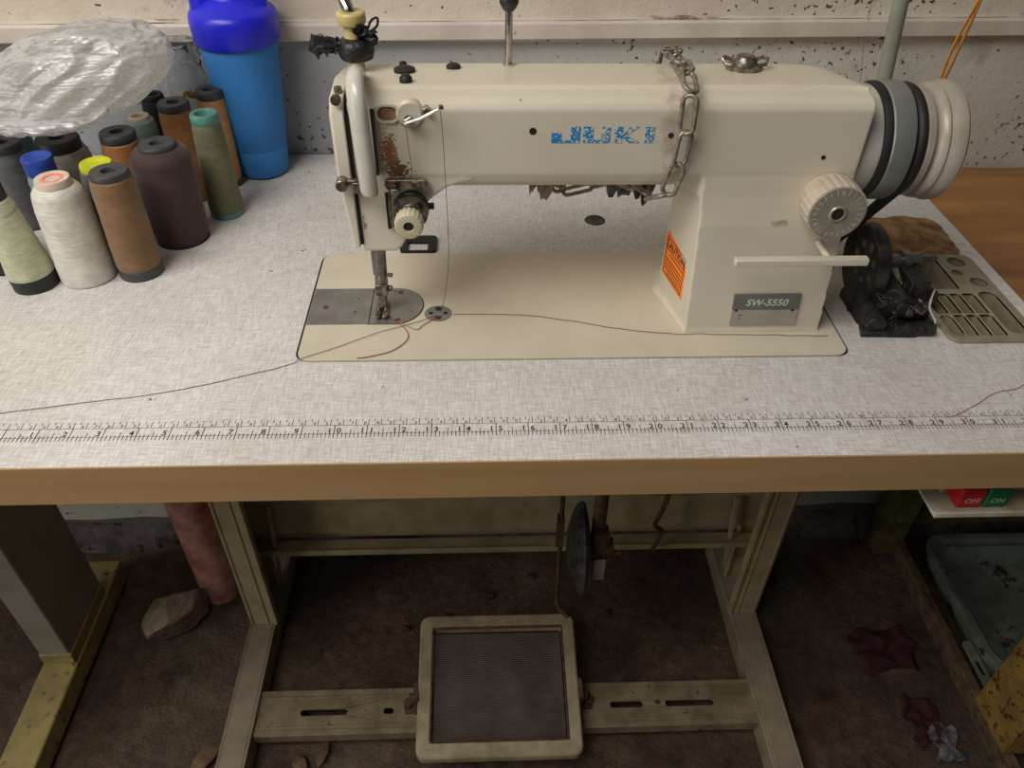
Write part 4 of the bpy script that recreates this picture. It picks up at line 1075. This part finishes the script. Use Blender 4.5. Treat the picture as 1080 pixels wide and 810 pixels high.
# glass jar behind the cones
jx, jy = -.3600, .5100
jr = MB().lathe([(.0005, .001), (.021, .0005), (.0235, .004), (.0238, .105), (.0215, .118), (.0205, .122), (.0225, .1235), (.0203, .127), (.0226, .1305), (.0204, .134), (.0225, .138), (.0210, .1465), (.0200, .1475), (.0190, .146), (.0192, .12), (.0218, .105), (.0215, .006), (.0005, .0045)], o=(jx, jy, T), n=40)
tag(obj('glass_jar', jr, 'glass', angle=50), 'empty clear glass jar with screw thread neck against the wall', 'jar')
# small yellow leaf-like paper scrap beside the jar
s1 = scrap('paper_scrap', (-.343, .472, .862), (.016, .012, .006), simple('mustard_paper', (176, 142, 66), (140, 108, 44), .8), 31, 8)
# it rests on cone tops
tag(s1, 'small mustard paper scrap caught between the tan cone and the jar', 'paper')

# pole at the back right, orange cords
tag(obj('thread_stand_pole', MB().tube([(.440, .462, T+.0005), (.428, .455, .87), (.412, .450, 1.0), (.400, .446, 1.10)], .0082, 18), 'rodgrey', angle=60), 'plain grey-green metal pole standing behind the handwheel', 'pole')
cd = MB()
for dx in (-.0022, .0015):
    cd.tube(smooth_path([(.392+dx, .284, .905), (.393+dx, .286, .94), (.398+dx*1.6, .29, .975), (.405+dx*.5, .294, 1.01), (.411, .298, 1.06)], 8), .0020, 6, flat=.6)
tag(obj('orange_cord', cd, 'cord', angle=60), 'twisted orange-yellow cord hanging behind the handwheel', 'cord')

# ------------------------------------------------------------------ neighbouring wooden table on the right
sd_ = thing('side_table', 'brown wooden table standing against the right end of the sewing table', 'table', (.95, .3, 0))
obj('side_tabletop', MB().box(.5105, 1.5, -.05, .538, .706, .742), 'brownwood', sd_, .0015)
def box_leg(mb, x0, x1, y0, y1, z0, z1): return mb.box(x0, x1, y0, y1, z0, z1)
obj('leg', MB().box(.725, .80, .080, .165, .045, .705), 'rustmustard', sd_, .002, label='rusty mustard leg')
obj('foot', MB().box(.732, .748, .02, .490, .004, .040).box(.748, .762, .02, .14, .004, .012), 'rustfoot', sd_, .0015, label='rusty narrow foot')
obj('rail', MB().box(.745, 1.45, .495, .515, .060, .105).box(.70, .745, .47, .52, .005, .16), 'darkmustard', sd_, .0015, label='stained mustard rail')
# oil pan under it
pn = thing('oil_pan', 'green-grey rounded oil pan lying on the floor at right', 'pan', (.90, .34, .0))
po_ = rrect(.765, 1.10, .190, .470, .045, 8)
def insetr(d): return rrect(.765+d, 1.10-d, .190+d, .470-d, .045-d*.6, 8)
pm = MB(); pm.loft([[(a, b, .004) for a, b in insetr(.02)], [(a, b, .050) for a, b in insetr(.003)], [(a, b, .060) for a, b in insetr(0)], [(a, b, .0615) for a, b in insetr(.006)], [(a, b, .060) for a, b in insetr(.012)], [(a, b, .050) for a, b in insetr(.016)], [(a, b, .052) for a, b in insetr(.024)], [(a, b, .035) for a, b in insetr(.036)], [(a, b, .030) for a, b in insetr(.050)]])
obj('pan_shell', pm, 'pan', pn, angle=40)
lug = plate(rrect(.750, .766, .17, .26, .006), [rrect(.7545, .7615, .20, .225, .003)], .046, .050)
lo2 = link('mounting_lug', lug, M['pan'], pn, .0008)

# left neighbour's stand
ls = thing('steel_stand', 'grey box-section stand leg on a mustard foot, left of the sewing table', 'stand', (-.69, .32, 0))
obj('post', MB().box(-.715, -.668, .262, .392, .050, T-.045), 'greypost', ls, .003, label='grey box-section post, chipped yellow at the base')
obj('post_base', MB().box(-.7165, -.6665, .2605, .3935, .0475, .072), 'yellowpaint', ls, .002, label='yellow base of the post')
obj('foot', MB().box(-.718, -.664, .02, .458, .004, .0475), 'yellowpaint', ls, .003, label='mustard painted foot with worn grey patches')
obj('stand_top', MB().box(-1.3, -.612, .0, .530, T-.045, T-.008), 'brownwood', ls, .001)

# pink stained post
tag(obj('pink_post', MB().lathe([(.034, -.006), (.0345, .3), (.034, T-.045)], o=(-.494, .432, 0), n=24, mod=lambda t, h: 1+.05*noise.noise((math.cos(t), math.sin(t), h*9))), 'pink', angle=70), 'pink stained plaster post standing by the wall under the table', 'post')

# stone
def rock(c, r, seed, name, label, mat='stone'):
    bm = bmesh.new(); bmesh.ops.create_icosphere(bm, subdivisions=4, radius=1)
    rr = random.Random(seed)
    pl = [(Vector((rr.uniform(-1, 1), rr.uniform(-1, 1), rr.uniform(-1, 1))).normalized(), rr.uniform(.55, .9)) for _ in range(11)]
    for v in bm.verts:
        p = v.co.copy()
        for n_, d_ in pl:
            e = p.dot(n_)-d_
            if e > 0: p -= n_*e
        p *= 1+.05*noise.noise(p*3+Vector((seed, 0, 0)))+.02*noise.noise(p*9)
        v.co = Vector((p.x*r[0], p.y*r[1], p.z*r[2]))
    mn = min(v.co.z for v in bm.verts)
    for v in bm.verts: v.co.z -= mn+.004
    me = bpy.data.meshes.new(name); bm.to_mesh(me); bm.free()
    me.transform(Matrix.Translation((c[0], c[1], -.002)) @ Matrix.Rotation(c[2], 4, 'Z'))
    return tag(link(name, me, M[mat], None, 0, 50), label, 'stone')
rock((-.540, .360, .9), (.062, .044, .040), 4, 'rubble_stone', 'pale broken rubble stone on the floor under the table')
# leaves, scraps on the floor
def leaf(c, size, ang, seed, label, mat='leaf', name='dry_leaf', cat='leaf'):
    vs = []; fs = []; n = 12
    for i in range(n+1):
        u = i/n; w = math.sin(PI*u)**.8*size[1]
        for s in (-1, 0, 1):
            vs.append(Vector((u*size[0]-size[0]/2, s*w/2, .004+abs(s)*w*.25+noise.noise((u*4+seed, s, 0))*.003+.004*math.sin(u*PI))))
    for i in range(n):
        for s in range(2): a = i*3+s; fs.append((a, a+1, a+4, a+3))
    mb = MB().add(vs, fs); mb.xf(Matrix.Translation((c[0], c[1], -.003)) @ Matrix.Rotation(ang, 4, 'Z'))
    o = obj(name, mb, mat, angle=80); s = o.modifiers.new('t', 'SOLIDIFY'); s.thickness = .0008
    return tag(o, label, cat, 'dry leaves on the floor')
leaf((-.440, .125), (.075, .026), 1.0, 1, 'dry brown leaf on the floor against the left steel foot')
leaf((-.350, .085), (.060, .024), .4, 2, 'dry leaf on the floor right of the left steel foot', )
leaf((-.300, .110), (.050, .020), 2.0, 3, 'small dry leaf on the floor in front of the left crossbar')
leaf((-.290, .070), (.055, .022), -.5, 7, 'dry leaf nearest the bottom edge beside the left steel foot')
leaf((-.270, .130), (.045, .018), 1.4, 9, 'small curled dry leaf on the floor tucked near the left crossbar')
def patch(c, s, seed, label, mat, name, cat, zz=.010):
    o = scrap(name, (c[0], c[1], zz), (s[0], s[1], .007), mat, seed); return tag(o, label, cat)
patch((.640, .275), (.085, .075), 41, 'dark red cloth lying on the floor at right, nearer the wall', 'redcloth', 'red_cloth', 'cloth')
patch((.655, .150), (.050, .080), 43, 'dark red cloth scrap on the floor beside the rusty foot, nearer the front', 'redcloth', 'red_cloth', 'cloth')
patch((.670, .115), (.040, .055), 47, 'grey lint rag on the floor next to the rusty mustard foot', 'greyrag', 'floor_rag', 'rag')
for i in range(30):
    rr4 = random.Random(100+i)
    x, y = rr4.uniform(-.35, .36), rr4.uniform(.22, .46)
    if i > 20: x, y = rr4.uniform(-.62, .62), rr4.uniform(.06, .46)
    if abs(x+.39) < .045 or abs(x-.405) < .045 or (abs(x) < .15 and y < .3) or (x < -.46 and y > .28): continue
rocks = [(-.02, .40, .011), (.19, .36, .010), (.11, .355, .013), (-.23, .42, .008), (.25, .42, .011), (.30, .33, .009), (-.09, .36, .008), (-.30, .30, .007), (.06, .44, .009), (-.16, .34, .009)]
wh = ['behind the pedal, left of centre', 'between pedal and right leg', 'just behind the right half of the pedal', 'near the left leg by the rear wall', 'near the right leg by the rear wall', 'behind the right crossbar', 'behind the left half of the pedal', 'behind the left crossbar', 'below the knee pad near the wall', 'behind the pedal by its left corner']
for (x, y, r), w in zip(rocks, wh):
    o = rock((x, y, r*300), (r, r*.8, r*.55), int(r*9000+x*100), 'clod', 'small dark clod of dirt on the floor '+w, 'clod'); o['category'] = 'clod'; o['group'] = 'clods of dirt on the floor'

# ------------------------------------------------------------------ light and camera
w = bpy.data.worlds.new('sky'); bpy.context.scene.world = w; w.use_nodes = True
bgn = w.node_tree.nodes['Background']; bgn.inputs[0].default_value = (.92, .96, 1.0, 1); bgn.inputs[1].default_value = .055
def area(name, loc, tgt, size, power, color):
    d = bpy.data.lights.new(name, 'AREA'); d.shape = 'RECTANGLE'; d.size, d.size_y = size; d.energy = power; d.color = color
    o = bpy.data.objects.new(name, d); C.objects.link(o); o.location = loc
    o.rotation_euler = (Vector(tgt)-Vector(loc)).to_track_quat('-Z', 'Y').to_euler(); return o
area('added_top_light', (-.75, -.46, 2.10), (-.15, .2, .75), (1.1, .7), 22.5, (1, .965, .91))  # unseen area light added overhead, so little of it gets under the table
area('added_left_light', (-2.2, -1.0, 1.25), (0, .25, .6), (1.0, 1.7), 15, (1, .975, .94))  # unseen area light added low at the left to brighten that side
cam = bpy.data.cameras.new('camera'); co_ = bpy.data.objects.new('camera', cam); C.objects.link(co_)
px, py, pz_, yaw, pit, roll, f = -0.0215, -0.414, 1.1908, 0.0462, 0.7079, 0.0177, 829.0755
R = Matrix(((0.9993098, 0.0123049, -0.0350508), (-0.0346264, 0.6502451, -0.7589350), (0.0134530, 0.7596248, 0.6502224)))
co_.matrix_world = Matrix.Translation((-0.021536, -0.414043, 1.190815)) @ R.to_4x4()
cam.sensor_fit = "HORIZONTAL"; cam.sensor_width = 36; cam.lens = 829.07552*36/1080; cam.clip_start = .02
sc_ = bpy.context.scene; sc_.camera = co_
vs_ = sc_.view_settings; vs_.view_transform = 'Standard'; vs_.look = 'None'; vs_.gamma = 1; vs_.use_curve_mapping = False; vs_.exposure = 0.0
